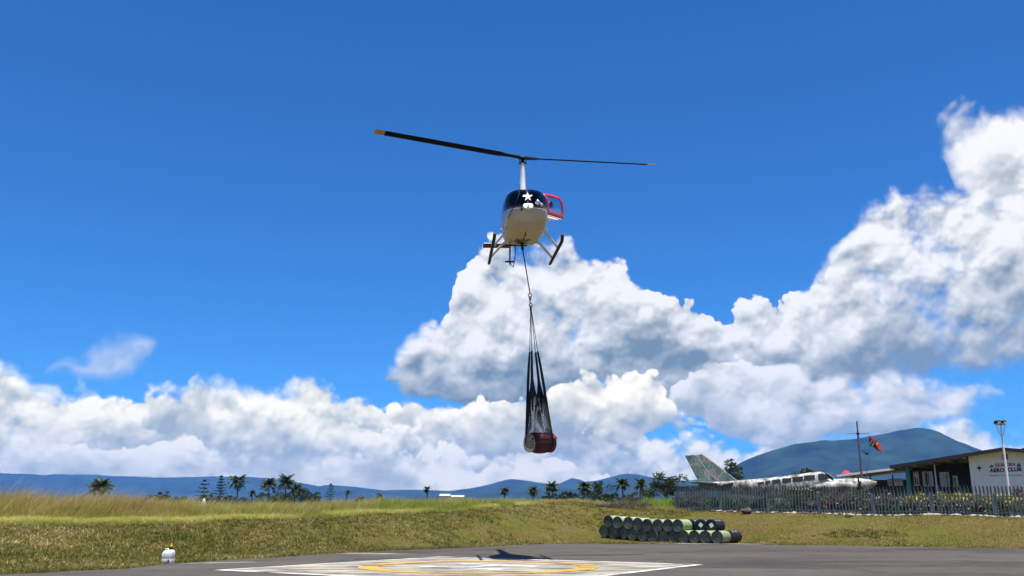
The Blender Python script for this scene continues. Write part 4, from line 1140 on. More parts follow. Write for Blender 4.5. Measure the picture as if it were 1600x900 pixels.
# ------------------------------------------------------------------ palisade fence
M_FENCE = mat('fence_steel', (0.12, 0.142, 0.138), 0.6, var=0.4, vscale=2)
M_FPOST = mat('fence_post_paint', (0.15, 0.175, 0.185), 0.55, var=0.25, vscale=2)
fA = at(1056, 799.5, 55.0); fB = at(1600, 810, 44.0)
fe = Vector((fB.x - fA.x, fB.y - fA.y, 0)); flen = fe.length; fe.normalize(); fn_ = Vector((fe.y, -fe.x, 0))
if fn_.y > 0: fn_ = -fn_
def pale_mesh():
    mb = MB(); prof = [(0, 0.0, 0.085), (0.6, 0.0, 0.085), (1.12, 0.0, 0.085), (1.24, -0.015, 0.08), (1.33, -0.05, 0.07), (1.39, -0.10, 0.055), (1.425, -0.14, 0.035), (1.445, -0.17, 0.006)]
    rows = []
    for z, y, w in prof:
        rows.append([Vector((-w / 2, y + 0.014, z)), Vector((-w / 6, y, z)), Vector((w / 6, y, z)), Vector((w / 2, y + 0.014, z))])
    mb.sheet(rows)
    return mb.mesh('pale', M_FENCE, smooth=False)
PALE = pale_mesh()
def fence_run(start, direction, length, panel, label, skip_first=False):
    rt = empty('palisade_fence', (start.x, start.y, gzf(start.x, start.y)), (0, 0, math.atan2(direction.y, direction.x)))
    tag(rt, label, 'fence', 'palisade fence round the garden')
    z0 = gzf(start.x, start.y)
    def lz(s_): p = start + direction * s_; return gzf(p.x, p.y) - z0
    npan = int(length / panel) + 1
    for k in range(npan + 1):
        if k == 0 and skip_first: continue
        po = MB(); po.box((k * panel, 0.05, lz(k * panel) + 0.52), (0.11, 0.08, 1.24)); po.build('post', M_FPOST, rt, smooth=False)
    for k in range(npan):
        for h_ in (0.22, 0.98):
            ra = MB(); a0 = Vector((k * panel + 0.05, 0.03, lz(k * panel) + h_)); a1 = Vector(((k + 1) * panel - 0.05, 0.03, lz((k + 1) * panel) + h_))
            ra.prism([a0 + Vector((0, -0.02, -0.022)), a0 + Vector((0, 0.02, -0.022)), a0 + Vector((0, 0.02, 0.022)), a0 + Vector((0, -0.02, 0.022))], a1 - a0); ra.build('rail', M_FENCE, rt, smooth=False)
        n = 17
        for j in range(n):
            s_ = k * panel + (j + 0.6) * panel / n
            o = link('pale', PALE, rt, (s_ + rnd.uniform(-0.008, 0.008), -0.002, lz(s_) + 0.05), (rnd.uniform(-0.02, 0.02), rnd.uniform(-0.012, 0.012), rnd.uniform(-0.05, 0.05)))
    return rt
fence_run(fA, fe, flen + 1.0, flen / 6.42, 'dark grey palisade fence with curved pale tips in front of the garden')
fence_run(fA + fe * 0.02 - fn_ * 0.16, -fn_, 11.0, 2.75, 'side run of dark palisade fence going back from the corner post', skip_first=True)

# stones along the fence foot, and the dark boulder
M_STONE = mat('edge_stone', (0.30, 0.265, 0.215), 0.9, var=0.3, vscale=4, bump=0.5, bscale=18)
M_DSTONE = mat('dark_stone', (0.075, 0.06, 0.05), 0.9, var=0.3, vscale=5, bump=0.5, bscale=18)
def stone(name, parent, p, r_, seed, material, flatn=0.55):
    mb = MB(); mb.ell((0, 0, 0), (r_, r_ * 0.75, r_ * flatn), 10, 7)
    mb.v = [tuple(Vector(q) * (1 + 0.6 * mnoise.noise(Vector(q) * (2.6 / r_) * 0.5 + Vector((seed, 0, seed))))) for q in mb.v]
    return mb.build(name, material, parent, loc=p, angle=60)
edging = empty('stone_edging', (fA.x, fA.y, fA.z)); tag(edging, 'broken row of pale stones along the foot of the palisade fence', 'edging')
s_ = 2.6
sk_ = 0
while s_ < flen + 1.5:
    p = fA + fe * s_ + fn_ * (0.42 + rnd.uniform(-0.1, 0.1)); r_ = rnd.uniform(0.06, 0.2)
    if rnd.random() > 0.12:
        stone('stone', edging, Vector((p.x, p.y, gzf(p.x, p.y) + r_ * 0.12)) - edging.location, r_, s_, M_STONE if rnd.random() > 0.25 else M_DSTONE, 0.45).rotation_euler.z = math.atan2(fe.y, fe.x) + rnd.uniform(-0.3, 0.3)
    s_ += r_ * rnd.uniform(0.8, 1.7)
bp = at(1168, 804, 51.4); b1 = stone('boulder', None, (bp.x, bp.y, gzf(bp.x, bp.y) + 0.12), 0.33, 4.2, M_DSTONE, 0.6); tag(b1, 'dark round boulder at the foot of the fence, larger than the others', 'rock')
bp = at(1326, 809, 47.6); b2 = stone('boulder', None, (bp.x, bp.y, gzf(bp.x, bp.y) + 0.06), 0.2, 7.7, M_DSTONE, 0.55); tag(b2, 'small dark stone on the grass below the fence middle', 'rock')

# pile of cut branches
M_TWIG = mat('dead_branch', (0.13, 0.10, 0.085), 0.95, var=0.4, vscale=2)
bpc = at(972, 797, 56.6); bpc.z = gzf(bpc.x, bpc.y)
brush = empty('brush_pile', bpc); tag(brush, 'heap of dead cut branches lying on the bank left of the fence', 'brush pile')
bb = MB()
for q in range(340):
    u = rnd.uniform(-1, 1); cx = u * 1.9 - 0.2; hmax = 0.62 * math.exp(-((cx - 0.45) / 0.95) ** 2) + 0.12
    c = Vector((cx, rnd.uniform(-0.6, 0.6), rnd.uniform(0.02, hmax)))
    d = Vector((rnd.gauss(0, 1), rnd.gauss(0, 0.5), rnd.gauss(0, 0.33))).normalized(); L = rnd.uniform(0.3, 1.1); r_ = rnd.uniform(0.006, 0.022)
    bb.tube([c - d * L / 2, c + Vector((rnd.uniform(-.06, .06), rnd.uniform(-.06, .06), rnd.uniform(-.04, .06))), c + d * L / 2], [r_, r_ * 0.8, r_ * 0.4], 4, cap=False)
bo = bb.build('branches', M_TWIG, brush, smooth=False); bo['kind'] = 'stuff'

# ------------------------------------------------------------------ wrecked aeroplane behind the fence
def dirty_white():
    m = bpy.data.materials.new('weathered_white_paint'); m.use_nodes = True
    T = NT(m.node_tree); b = m.node_tree.nodes['Principled BSDF']; pos = T.n.new('ShaderNodeTexCoord').outputs['Object']
    n1 = T.noise(pos, 1.6, 6.0, 0.7, 0.5); n2 = T.noise(T.v('MULTIPLY', pos, (1.0, 1.0, 0.35)), 5.0, 6.0, 0.72)
    c = T.ramp(T.m('ADD', T.m('MULTIPLY', n1, 0.6), T.m('MULTIPLY', n2, 0.4)), (0.41, (0.05, 0.05, 0.042)), (0.47, (0.16, 0.16, 0.135)), (0.52, (0.31, 0.31, 0.28)), (0.58, (0.48, 0.48, 0.45)), (0.66, (0.60, 0.57, 0.49)))
    T.put(b.inputs['Base Color'], c); b.inputs['Roughness'].default_value = 0.6
    return m
def mural_mat():
    m = bpy.data.materials.new('tail_mural_paint'); m.use_nodes = True
    T = NT(m.node_tree); b = m.node_tree.nodes['Principled BSDF']; pos = T.n.new('ShaderNodeTexCoord').outputs['Object']
    z_ = T.sep(pos)[2]
    n1 = T.noise(pos, 1.1, 4.0, 0.65, 1.2); n2 = T.noise(pos, 6.0, 5.0, 0.7)
    f = T.m('ADD', T.m('MULTIPLY', n1, 0.72), T.m('MULTIPLY', n2, 0.28))
    c = T.ramp(f, (0.36, (0.04, 0.09, 0.09)), (0.43, (0.10, 0.19, 0.18)), (0.48, (0.19, 0.28, 0.25)), (0.515, (0.12, 0.16, 0.12)), (0.56, (0.38, 0.40, 0.32)), (0.62, (0.36, 0.20, 0.18)), (0.68, (0.08, 0.11, 0.15)))
    low = T.mr(z_, 0.9, 1.7, 1.0, 0.0)
    c = T.mix(T.m('MULTIPLY', low, T.mr(n1, 0.4, 0.55)), c, (0.48, 0.22, 0.24))
    T.put(b.inputs['Base Color'], c); b.inputs['Roughness'].default_value = 0.6
    return m
M_DW, M_MURAL = dirty_white(), mural_mat()
M_PWIN = mat('aeroplane_window', (0.05, 0.055, 0.055), 0.2, var=0.5, vscale=4)
tail_p = at(1090, 758, 61.0); nose_p = at(1372, 754, 56.2)
ax_ = Vector((nose_p.x - tail_p.x, nose_p.y - tail_p.y, 0)); PL = ax_.length; ax_.normalize(); pn_ = Vector((ax_.y, -ax_.x, 0))
if pn_.y > 0: pn_ = -pn_
pg = gzf(tail_p.x, tail_p.y)
plane = empty('wrecked_aeroplane', (tail_p.x, tail_p.y, pg), (0, 0, math.atan2(ax_.y, ax_.x)))
tag(plane, 'derelict white twin-engined aeroplane with a painted tail fin, standing behind the fence', 'aeroplane')
PM = Matrix.Rotation(-math.atan2(ax_.y, ax_.x), 3, 'Z')
def pl(px, py, off=0.0):
    """photo pixel on the aeroplane's long vertical plane (or off metres nearer) in the aeroplane's own frame"""
    r = ray(px, py); o = Vector((0, 0, HC)); q0 = Vector((tail_p.x, tail_p.y, 0)) + pn_ * off
    t = (q0 - o).dot(pn_) / r.dot(pn_)
    return PM @ (o + r * t - plane.location)
prof = [(1090, 753, 762, 0.16), (1110, 753, 766, 0.25), (1135, 752, 769, 0.36), (1155, 750.5, 772, 0.46), (1180, 748.5, 775.5, 0.56), (1215, 745, 778, 0.62), (1250, 740.5, 779, 0.63), (1272, 737.5, 779, 0.62), (1282, 737, 779, 0.60), (1290, 739.5, 778.5, 0.58),
        (1298, 745, 778, 0.56), (1306, 748.5, 777, 0.53), (1325, 747, 774, 0.48), (1345, 747.5, 769, 0.38), (1360, 749.5, 763, 0.24), (1370, 752.5, 757, 0.09)]
rings = []
for px, yt, yb, w in prof:
    T_, B_ = pl(px, yt), pl(px, yb); c = (T_.z + B_.z) / 2; h_ = (T_.z - B_.z) / 2
    rings.append([Vector((T_.x, w * math.copysign(abs(math.cos(a)) ** 0.8, math.cos(a)), c + h_ * math.copysign(abs(math.sin(a)) ** 0.8, math.sin(a)))) for a in np.linspace(0, 2 * math.pi, 28, endpoint=False)])
fz = MB(); fz.loft(rings); fz.build('fuselage', M_DW, plane)
def pane(poly, name, material, off, parent=plane, th=0.03):
    mb = MB(); mb.prism([pl(x, y, off) for x, y in poly], Vector((0, 0.08, 0))); return mb.build(name, material, parent, smooth=False, bevel=0.015)
for (x0, x1, y0, y1) in ((1184, 1193.5, 753, 758.6), (1195.5, 1203, 751.2, 758), (1206.5, 1219, 749, 755.8), (1222, 1236, 747, 754.8), (1238, 1254.5, 744.8, 752.4), (1256, 1273, 742.4, 750.2)):
    w = np.interp((x0 + x1) / 2, [p[0] for p in prof], [p[3] for p in prof])
    pane([(x0, y0 + 0.6), (x1, y0 - 0.6), (x1, y1 - 0.5), (x0, y1 + 0.3)], 'window', M_PWIN, float(w) * 0.99)
pane([(1277.5, 740.5), (1285, 739.5), (1291, 743), (1297, 748.2), (1280, 749.5)], 'cockpit_window', M_PWIN, 0.60)
ws = MB(); t0, t1 = pl(1289, 739.0), pl(1303, 748.0)
ws.prism([Vector((t0.x + 0.04, -0.38, t0.z + 0.0)), Vector((t0.x + 0.04, 0.38, t0.z)), Vector((t1.x, 0.46, t1.z)), Vector((t1.x, -0.46, t1.z))], Vector((0.03, 0, 0.04))); ws.build('windscreen', M_PWIN, plane, smooth=False)
# tail fin with separate rudder
def finpoly(poly, name, material, th=0.14):
    q = [pl(x, y) for x, y in poly]; mb = MB(); mb.prism([Vector((p.x, -th / 2, p.z)) for p in q], (0, th, 0)); return mb.build(name, material, plane, smooth=False, bevel=0.03)
finpoly([(1088, 710.5), (1097, 709.3), (1103, 713), (1153, 751.5), (1126, 757), (1112, 745)], 'tail_fin', M_MURAL)
rud = finpoly([(1070, 711.5), (1087, 710.6), (1111.5, 745.5), (1125, 757.5), (1121, 765), (1104, 768), (1094, 756), (1088, 746)], 'rudder', M_MURAL, 0.10)
st_ = MB(); s0 = pl(1106, 757); 
for sy in (-1, 1):
    st_.prism([Vector((s0.x - 0.55, 0.1 * sy, s0.z)), Vector((s0.x + 0.75, 0.1 * sy, s0.z)), Vector((s0.x + 0.1, 2.5 * sy, s0.z + 0.05)), Vector((s0.x - 0.6, 2.5 * sy, s0.z + 0.05))], (0, 0, 0.09))
st_.build('tailplane', M_MURAL, plane, smooth=False, bevel=0.02)
ho = MB(); ho.prism([pl(x, y, 0.44) for x, y in ((1124, 761), (1131, 756.5), (1146, 754), (1143, 759), (1139, 764), (1124, 766))], (0, 0.05, 0)); ho.build('dark_hole', mat('torn_skin_void', (0.02, 0.016, 0.014), 0.9), plane, smooth=False)
# wings and engine nacelles
wz = pl(1255, 772).z; wx0 = pl(1240, 772).x
for sy in (-1, 1):
    wg = MB(); rr_ = []
    for yy, xl, xt, zz, th in ((0.4, wx0 + 1.75, wx0 - 0.35, wz, 0.32), (2.2, wx0 + 1.55, wx0 - 0.2, wz + 0.12, 0.26), (3.4 if sy < 0 else 5.0, wx0 + 1.35, wx0 + 0.1, wz + 0.22, 0.16)):
        rr_.append([Vector((xt, yy * sy, zz)), Vector(((xl + xt) / 2, yy * sy, zz + th * 0.5)), Vector((xl - 0.2, yy * sy, zz + th * 0.42)), Vector((xl, yy * sy, zz)), Vector((xl - 0.3, yy * sy, zz - th * 0.35)), Vector(((xl + xt) / 2, yy * sy, zz - th * 0.35))])
    wg.loft(rr_); wg.build('wing', M_DW, plane)
    na = MB(); nx0 = pl(1262, 764, 1.9).x; nz = pl(1310, 761, 1.9).z; rr_ = []
    for t_, r1, dz in ((0.0, 0.08, -0.1), (0.5, 0.22, -0.04), (1.1, 0.34, 0.0), (1.8, 0.41, 0.02), (2.4, 0.40, 0.02), (2.75, 0.34, 0.0), (2.86, 0.24, 0.0)):
        rr_.append([Vector((nx0 + t_, 1.9 * sy + r1 * math.cos(a), nz + dz + r1 * 0.92 * math.sin(a))) for a in np.linspace(0, 2 * math.pi, 22, endpoint=False)])
    na.loft(rr_); no_ = na.build('engine_nacelle', M_DW, plane)
    sp2 = MB(); sp2.tube([(nx0 + 2.86, 1.9 * sy, nz), (nx0 + 2.95, 1.9 * sy, nz), (nx0 + 3.1, 1.9 * sy, nz)], [0.2, 0.15, 0.03], 14); sp2.build('spinner', M_BLACKM, no_)
    for q in range(3):
        pb = MB(); aa = R(25 + 120 * q); dv = Vector((0, math.cos(aa), math.sin(aa))); pb.tube([Vector((nx0 + 2.98, 1.9 * sy, nz)) + dv * 0.1, Vector((nx0 + 2.98, 1.9 * sy, nz)) + dv * 0.5, Vector((nx0 + 2.98, 1.9 * sy, nz)) + dv * 0.92], [0.05, 0.075, 0.04], 8, sq=0.25); pb.build('propeller_blade', M_BLACKM, no_)
for (x, yy) in ((pl(1340, 770).x, 0), (wx0 + 0.7, -1.9), (wx0 + 0.7, 1.9)):
    lg = MB(); lg.tube([(x, yy, wz + 0.05), (x, yy, 0.25)], 0.05, 8); lg.tube([(x, yy - 0.08, 0.24), (x, yy + 0.08, 0.24)], 0.24, 14); lg.build('landing_leg', M_BLACKM, plane)
pr = MB(); pr.box((pl(1110, 768).x, 0, 0.45), (0.25, 0.3, 0.9)); pr.build('tail_prop', M_TWIG, plane, smooth=False)
# ------------------------------------------------------------------ clubhouse
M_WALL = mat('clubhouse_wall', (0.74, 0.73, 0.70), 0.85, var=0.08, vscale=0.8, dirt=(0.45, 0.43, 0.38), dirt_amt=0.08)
M_FASCIA = mat('dark_fascia', (0.018, 0.018, 0.022), 0.5, var=0.2)
M_SOFFIT = mat('soffit_board', (0.28, 0.24, 0.19), 0.8, var=0.15)
M_ROOF = mat('roof_sheet', (0.10, 0.10, 0.11), 0.5, metal=0.2, var=0.15)
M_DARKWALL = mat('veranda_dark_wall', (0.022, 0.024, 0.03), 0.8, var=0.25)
M_TEAL = mat('teal_post_paint', (0.03, 0.20, 0.27), 0.6, var=0.1)
M_WFASCIA = mat('white_fascia', (0.78, 0.78, 0.78), 0.6, var=0.05)
M_CURTAIN = mat('curtain_cloth', (0.42, 0.40, 0.30), 0.9, col2=(0.2, 0.28, 0.36), vscale=4)
M_PGLASS = glass_mat('window_glass', (0.55, 0.6, 0.6), 0.3)
be = Vector((0.79, -0.613, 0)).normalized(); bn_ = Vector((-be.y, be.x, 0))       # along the front, and into the building
apx = at(1570, 699.5, 70.0)
bg_ = gzf(apx.x, apx.y)
club = empty('clubhouse', (apx.x, apx.y, bg_), (0, 0, math.atan2(be.y, be.x)))
tag(club, 'low pale clubhouse with a dark-edged gable roof, sign lettering and a shaded veranda', 'building')
BM = Matrix.Rotation(-math.atan2(be.y, be.x), 3, 'Z')
def bl_(px, py, off=0.0):
    r = ray(px, py); o = Vector((0, 0, HC)); q0 = Vector((apx.x, apx.y, 0)) - bn_ * off
    t = (q0 - o).dot(bn_) / r.dot(bn_)
    return BM @ (o + r * t - club.location)
AH = bl_(1570, 699.5, 1.0).z                       # ridge
ev_ = bl_(1391, 728.0, 1.0); EX, EZ = ev_.x, ev_.z   # left eave
sl_ = (AH - EZ) / (-EX)
def roofz(x): return AH - abs(x) * sl_
XW = bl_(1513, 715).x
XR = 8.6
LEN = 12.0
wl_ = MB(); wl_.prism([(XW, 0, -0.3), (XR - 0.6, 0, -0.3), (XR - 0.6, 0, roofz(XR - 0.6) - 0.16), (0, 0, AH - 0.16), (XW, 0, roofz(XW) - 0.16)], (0, 0.2, 0)); wl_.build('gable_wall', M_WALL, club, smooth=False)
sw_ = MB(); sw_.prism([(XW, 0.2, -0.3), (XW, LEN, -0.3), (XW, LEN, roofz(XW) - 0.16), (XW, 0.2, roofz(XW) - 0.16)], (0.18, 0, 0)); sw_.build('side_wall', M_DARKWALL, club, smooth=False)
rw_ = MB(); rw_.prism([(XR - 0.8, 0.2, -0.3), (XR - 0.8, LEN, -0.3), (XR - 0.8, LEN, roofz(XR - 0.8) - 0.16), (XR - 0.8, 0.2, roofz(XR - 0.8) - 0.16)], (0.18, 0, 0)); rw_.build('side_wall', M_WALL, club, smooth=False)
for s_ in (-1, 1):
    x1 = EX if s_ < 0 else XR
    ro = MB(); ro.prism([(0, -1.0, AH), (0, LEN, AH), (x1, LEN, roofz(x1)), (x1, -1.0, roofz(x1))], (0, 0, -0.06)); rp = ro.build('roof', M_ROOF, club, smooth=False)
    fa = MB(); fa.prism([(0, -1.03, AH + 0.03), (x1 - 0.05 * (-s_), -1.03, roofz(x1) + 0.03), (x1 - 0.05 * (-s_), -1.03, roofz(x1) - 0.24), (0, -1.03, AH - 0.24)], (0, 0.035, 0)); fa.build('fascia', M_FASCIA, rp, smooth=False)
    sf = MB(); sf.prism([(0, -0.99, AH - 0.1), (x1, -0.99, roofz(x1) - 0.1), (x1, LEN - 0.1, roofz(x1) - 0.1), (0, LEN - 0.1, AH - 0.1)], (0, 0, -0.04)); sf.build('soffit', M_SOFFIT, rp, smooth=False)
# veranda under the long left slope
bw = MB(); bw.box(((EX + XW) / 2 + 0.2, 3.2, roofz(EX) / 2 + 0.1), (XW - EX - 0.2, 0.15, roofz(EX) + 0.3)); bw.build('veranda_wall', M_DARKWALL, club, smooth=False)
fl_ = MB(); fl_.box(((EX + XW) / 2, 1.5, 0.05), (XW - EX, 3.4, 0.2)); fl_.build('veranda_floor', M_SOFFIT, club, smooth=False)
def veranda_window(px0, px1, py0, py1, bars):
    a_, b_ = bl_(px0, py0, -3.0), bl_(px1, py1, -3.0)
    w, h_ = b_.x - a_.x, a_.z - b_.z; cx, cz = (a_.x + b_.x) / 2, (a_.z + b_.z) / 2
    fr = MB()
    for x in (a_.x, b_.x): fr.box((x, 3.08, cz), (0.07, 0.08, h_ + 0.07))
    for z in (a_.z, b_.z): fr.box((cx, 3.08, z), (w, 0.075, 0.07))
    wo_ = fr.build('veranda_window', M_STRUT, club, smooth=False)
    cu = MB(); n = 26; row0 = []; row1 = []
    for k in range(n + 1):
        x = a_.x + w * k / n; y = 3.1 + 0.02 * math.sin(k * 2.1); row0.append(Vector((x, y, b_.z))); row1.append(Vector((x, y, a_.z)))
    cu.sheet([row0, row1]); cu.build('curtain', M_CURTAIN, wo_)
    for k in range(1, bars):
        mb = MB(); mb.box((a_.x + w * k / bars, 3.05, cz), (0.035, 0.03, h_)); mb.build('window_bar', M_STRUT, wo_, smooth=False)
    gp = MB(); gp.box((cx, 3.07, cz), (w - 0.05, 0.01, h_ - 0.05)); gp.build('pane', M_PGLASS, wo_, smooth=False)
veranda_window(1427, 1436, 737.5, 758, 2)
veranda_window(1441, 1458, 737.5, 759, 4)
veranda_window(1468, 1484, 738.5, 760, 5)
veranda_window(1489, 1497, 744, 760, 2)
for px, wd_, mm in ((1419, 0.28, M_TEAL), (1462, 0.09, M_WFASCIA)):
    q = bl_(px, 745, -0.2 if px < 1430 else -1.2); po = MB(); po.box((q.x, 0.2 if px < 1430 else 1.2, roofz(q.x) / 2 - 0.1), (wd_, wd_, roofz(q.x) - 0.1)); po.build('veranda_post', mm, club, smooth=False)
for k in range(5):
    x = EX + 0.6 + k * (XW - EX - 0.8) / 4; mb = MB(); mb.prism([(x - 0.05, -0.9, roofz(x) - 0.16), (x + 0.05, -0.9, roofz(x) - 0.16), (x + 0.05, -0.9, roofz(x) - 0.32), (x - 0.05, -0.9, roofz(x) - 0.32)], (0, 3.9, 0)); mb.build('rafter', M_SOFFIT, club, smooth=False)
# low annex with a white-edged flat roof
A0, A1 = bl_(1308, 742.2, 0.6), bl_(1397, 731.2, 0.6)
ar = MB(); ar.prism([(A0.x, -0.6, A0.z), (A1.x, -0.6, A1.z), (A1.x, 4.5, A1.z), (A0.x, 4.5, A0.z)], (0, 0, -0.10)); aro = ar.build('annex_roof', M_ROOF, club, smooth=False)
af = MB(); af.prism([(A0.x - 0.03, -0.64, A0.z + 0.02), (A1.x, -0.64, A1.z + 0.02), (A1.x, -0.64, A1.z - 0.16), (A0.x - 0.03, -0.64, A0.z - 0.16)], (0, 0.035, 0)); af.build('white_edge', M_WFASCIA, aro, smooth=False)
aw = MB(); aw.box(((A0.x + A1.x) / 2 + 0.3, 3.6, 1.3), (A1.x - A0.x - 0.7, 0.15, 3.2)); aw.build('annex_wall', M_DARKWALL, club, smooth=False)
q0, q1 = bl_(1386, 748, -3.4), bl_(1411, 759, -3.4); an_ = MB(); an_.box(((q0.x + q1.x) / 2, 3.48, (q0.z + q1.z) / 2), (q1.x - q0.x, 0.05, q0.z - q1.z)); an_.build('annex_window', mat('annex_glass', (0.35, 0.40, 0.45), 0.25, var=0.5, vscale=3), club, smooth=False)
for px in (1334, 1360, 1395):
    q = bl_(px, 748, 0.3); mb = MB(); mb.box((q.x, -0.3, A0.z / 2), (0.08, 0.08, A0.z - 0.1)); mb.build('annex_post', M_DARKWALL, club, smooth=False)
# vent, emblem and lettering on the gable
v0, v1 = bl_(1566, 710, 0.02), bl_(1575, 718, 0.02)
vt = MB(); vt.box(((v0.x + v1.x) / 2, -0.01, (v0.z + v1.z) / 2), (v1.x - v0.x, 0.06, v0.z - v1.z)); vto = vt.build('gable_vent', M_FASCIA, club, smooth=False)
for k in range(4):
    mb = MB(); mb.box(((v0.x + v1.x) / 2, -0.05, v1.z + (v0.z - v1.z) * (k + 0.5) / 4), (v1.x - v0.x - 0.04, 0.03, 0.03), Euler((R(35), 0, 0))); mb.build('slat', M_DARKWALL, vto, smooth=False)
M_INK = mat('sign_black', (0.02, 0.022, 0.03), 0.7); M_SRED = mat('sign_red', (0.36, 0.03, 0.05), 0.7)
def lettering(name, txt, px0, px1, pyc, hpx, material, bold, label=None):
    cu = bpy.data.curves.new(name, 'FONT'); cu.body = txt; cu.size = 1.0; cu.extrude = 0.004; cu.offset = bold; cu.align_x = 'LEFT'; cu.resolution_u = 3
    t_ = bpy.data.objects.new('tmp_text', cu); COL.objects.link(t_)
    bpy.context.view_layer.update()
    me = bpy.data.meshes.new_from_object(t_.evaluated_get(bpy.context.evaluated_depsgraph_get()))
    bpy.data.objects.remove(t_)
    n = len(me.vertices); co = np.empty(n * 3, np.float32); me.vertices.foreach_get('co', co); co = co.reshape(-1, 3)
    p0, p1 = bl_(px0, pyc + hpx / 2), bl_(px1, pyc + hpx / 2); pt = bl_((px0 + px1) / 2, pyc - hpx / 2); pb_ = bl_((px0 + px1) / 2, pyc + hpx / 2)
    mn, mx_ = co.min(0), co.max(0)
    out = np.empty_like(co)
    fx = (co[:, 0] - mn[0]) / (mx_[0] - mn[0]); fy = (co[:, 1] - mn[1]) / (mx_[1] - mn[1])
    out[:, 0] = p0.x + fx * (p1.x - p0.x); out[:, 1] = -0.008 - (co[:, 2] - mn[2]); out[:, 2] = (p0.z + p1.z) / 2 + fy * (pt.z - pb_.z)
    me.vertices.foreach_set('co', out.ravel()); me.update(); me.materials.clear(); me.materials.append(material); me.name = name
    o = link(name, me, club)
    if label: o['label'] = label
    return o
lettering('sign_lettering', 'GOR', 1555, 1571, 726.8, 5.4, M_SRED, 0.03, 'dark red painted letters GOR')
lettering('sign_lettering', 'OKA', 1572.5, 1587.5, 725.6, 5.4, M_SRED, 0.03, 'dark red painted letters OKA')
lettering('sign_lettering', 'AERO', 1546.5, 1570, 734.8, 6.2, M_INK, 0.045, 'bold black painted letters AERO')
lettering('sign_lettering', 'CLUB', 1574, 1597, 733.6, 6.2, M_INK, 0.045, 'bold black painted letters CLUB')
lettering('sign_lettering', 'Members  &  Visitors  Lounge', 1547, 1597, 743, 3.4, mat('sign_grey', (0.12, 0.12, 0.13), 0.7), 0.0)
for (px, py, nm_) in ((1549, 728, 'bird'), (1592, 727, 'hut')):
    q = bl_(px, py); em = MB()
    if nm_ == 'bird':
        em.prism([(q.x - 0.2, -0.01, q.z - 0.12), (q.x - 0.05, -0.01, q.z + 0.02), (q.x + 0.0, -0.01, q.z + 0.14), (q.x + 0.06, -0.01, q.z + 0.02), (q.x + 0.2, -0.01, q.z + 0.05), (q.x + 0.08, -0.01, q.z - 0.12)], (0, 0.006, 0))
    else:
        em.prism([(q.x - 0.14, -0.01, q.z - 0.12), (q.x + 0.12, -0.01, q.z - 0.12), (q.x + 0.12, -0.01, q.z + 0.05), (q.x + 0.02, -0.01, q.z + 0.18), (q.x - 0.14, -0.01, q.z + 0.02)], (0, 0.006, 0))
    em.build('sign_emblem', mat('emblem_grey', (0.10, 0.11, 0.14), 0.7), club, smooth=False)
q = bl_(1530, 731.3); em = MB(); pts_ = []
for k in range(8):
    rr = 0.23 if k % 2 == 0 else 0.10; aa = k * math.pi / 4; pts_.append((q.x + rr * math.cos(aa), -0.012, q.z + rr * math.sin(aa)))
em.prism(pts_, (0, 0.008, 0)); em.build('compass_emblem', M_INK, club, smooth=False)

# dark building and red cover seen over the annex roof
rb = at(1322, 739, 82.0); gb_ = gzf(rb.x, rb.y)
ru = empty('red_canopy', (rb.x, rb.y, gb_)); tag(ru, 'red canopy on a post showing above the low white-edged roof', 'canopy')
mb = MB(); hz_ = at(1322, 735, 82).z - gb_
mb.loft([[Vector((r_ * math.cos(a), r_ * math.sin(a), hz_ - dz)) for a in np.linspace(0, 2 * math.pi, 12, endpoint=False)] for r_, dz in ((0.03, 0.0), (0.25, 0.08), (0.44, 0.28), (0.46, 0.45))], False); mb.build('cover', mat('red_cloth', (0.5, 0.02, 0.05), 0.8, var=0.2), ru)
mb = MB(); mb.tube([(0, 0, 0), (0, 0, hz_ - 0.1)], 0.04, 8); mb.build('post', M_FPOST, ru)

# ------------------------------------------------------------------ poles
def floodpole():
    b_ = at(1577, 770, 60.0); t_ = at(1565.5, 663.5, 60.0); g_ = gzf(b_.x, b_.y)
    x = b_.x; H = t_.z - g_
    rt = empty('floodlight_pole', (x, b_.y, g_)); tag(rt, 'tall white floodlight pole with four lamps in front of the clubhouse sign', 'lamp post')
    M_PW = mat('pole_white_paint', (0.8, 0.8, 0.8), 0.5, var=0.05); M_GALV = mat('galvanised_bracket', (0.3, 0.3, 0.31), 0.5, metal=0.5, var=0.2)
    mb = MB(); mb.tube([(0, 0, -0.2), (0, 0, H * 0.55), (0, 0, H)], [0.085, 0.075, 0.055], 12); mb.build('pole', M_PW, rt)
    mb = MB(); mb.box((0, 0, H + 0.02), (0.68, 0.10, 0.10)); mb.box((0, 0, H + 0.03), (0.10, 0.5, 0.08)); mb.build('crossarm', M_GALV, rt, smooth=False)
    for s_ in (-1, 1):
        mb = MB(); mb.tube([(s_ * 0.3, 0, H - 0.02), (s_ * 0.06, 0, H - 0.75)], 0.018, 6); mb.build('brace', M_GALV, rt)
        for yy in (-1, 1):
            mb = MB(); mb.box((s_ * 0.20, yy * 0.17, H + 0.18), (0.23, 0.13, 0.2), Euler((yy * R(25), 0, 0)), taper=0.75); l_ = mb.build('floodlight', M_BLACKM, rt, smooth=False, bevel=0.015)
            mb = MB(); mb.box((s_ * 0.20, yy * 0.245, H + 0.14), (0.19, 0.012, 0.15), Euler((yy * R(25), 0, 0))); mb.build('lens', mat('lamp_glass', (0.4, 0.42, 0.45), 0.15), l_, smooth=False)
floodpole()
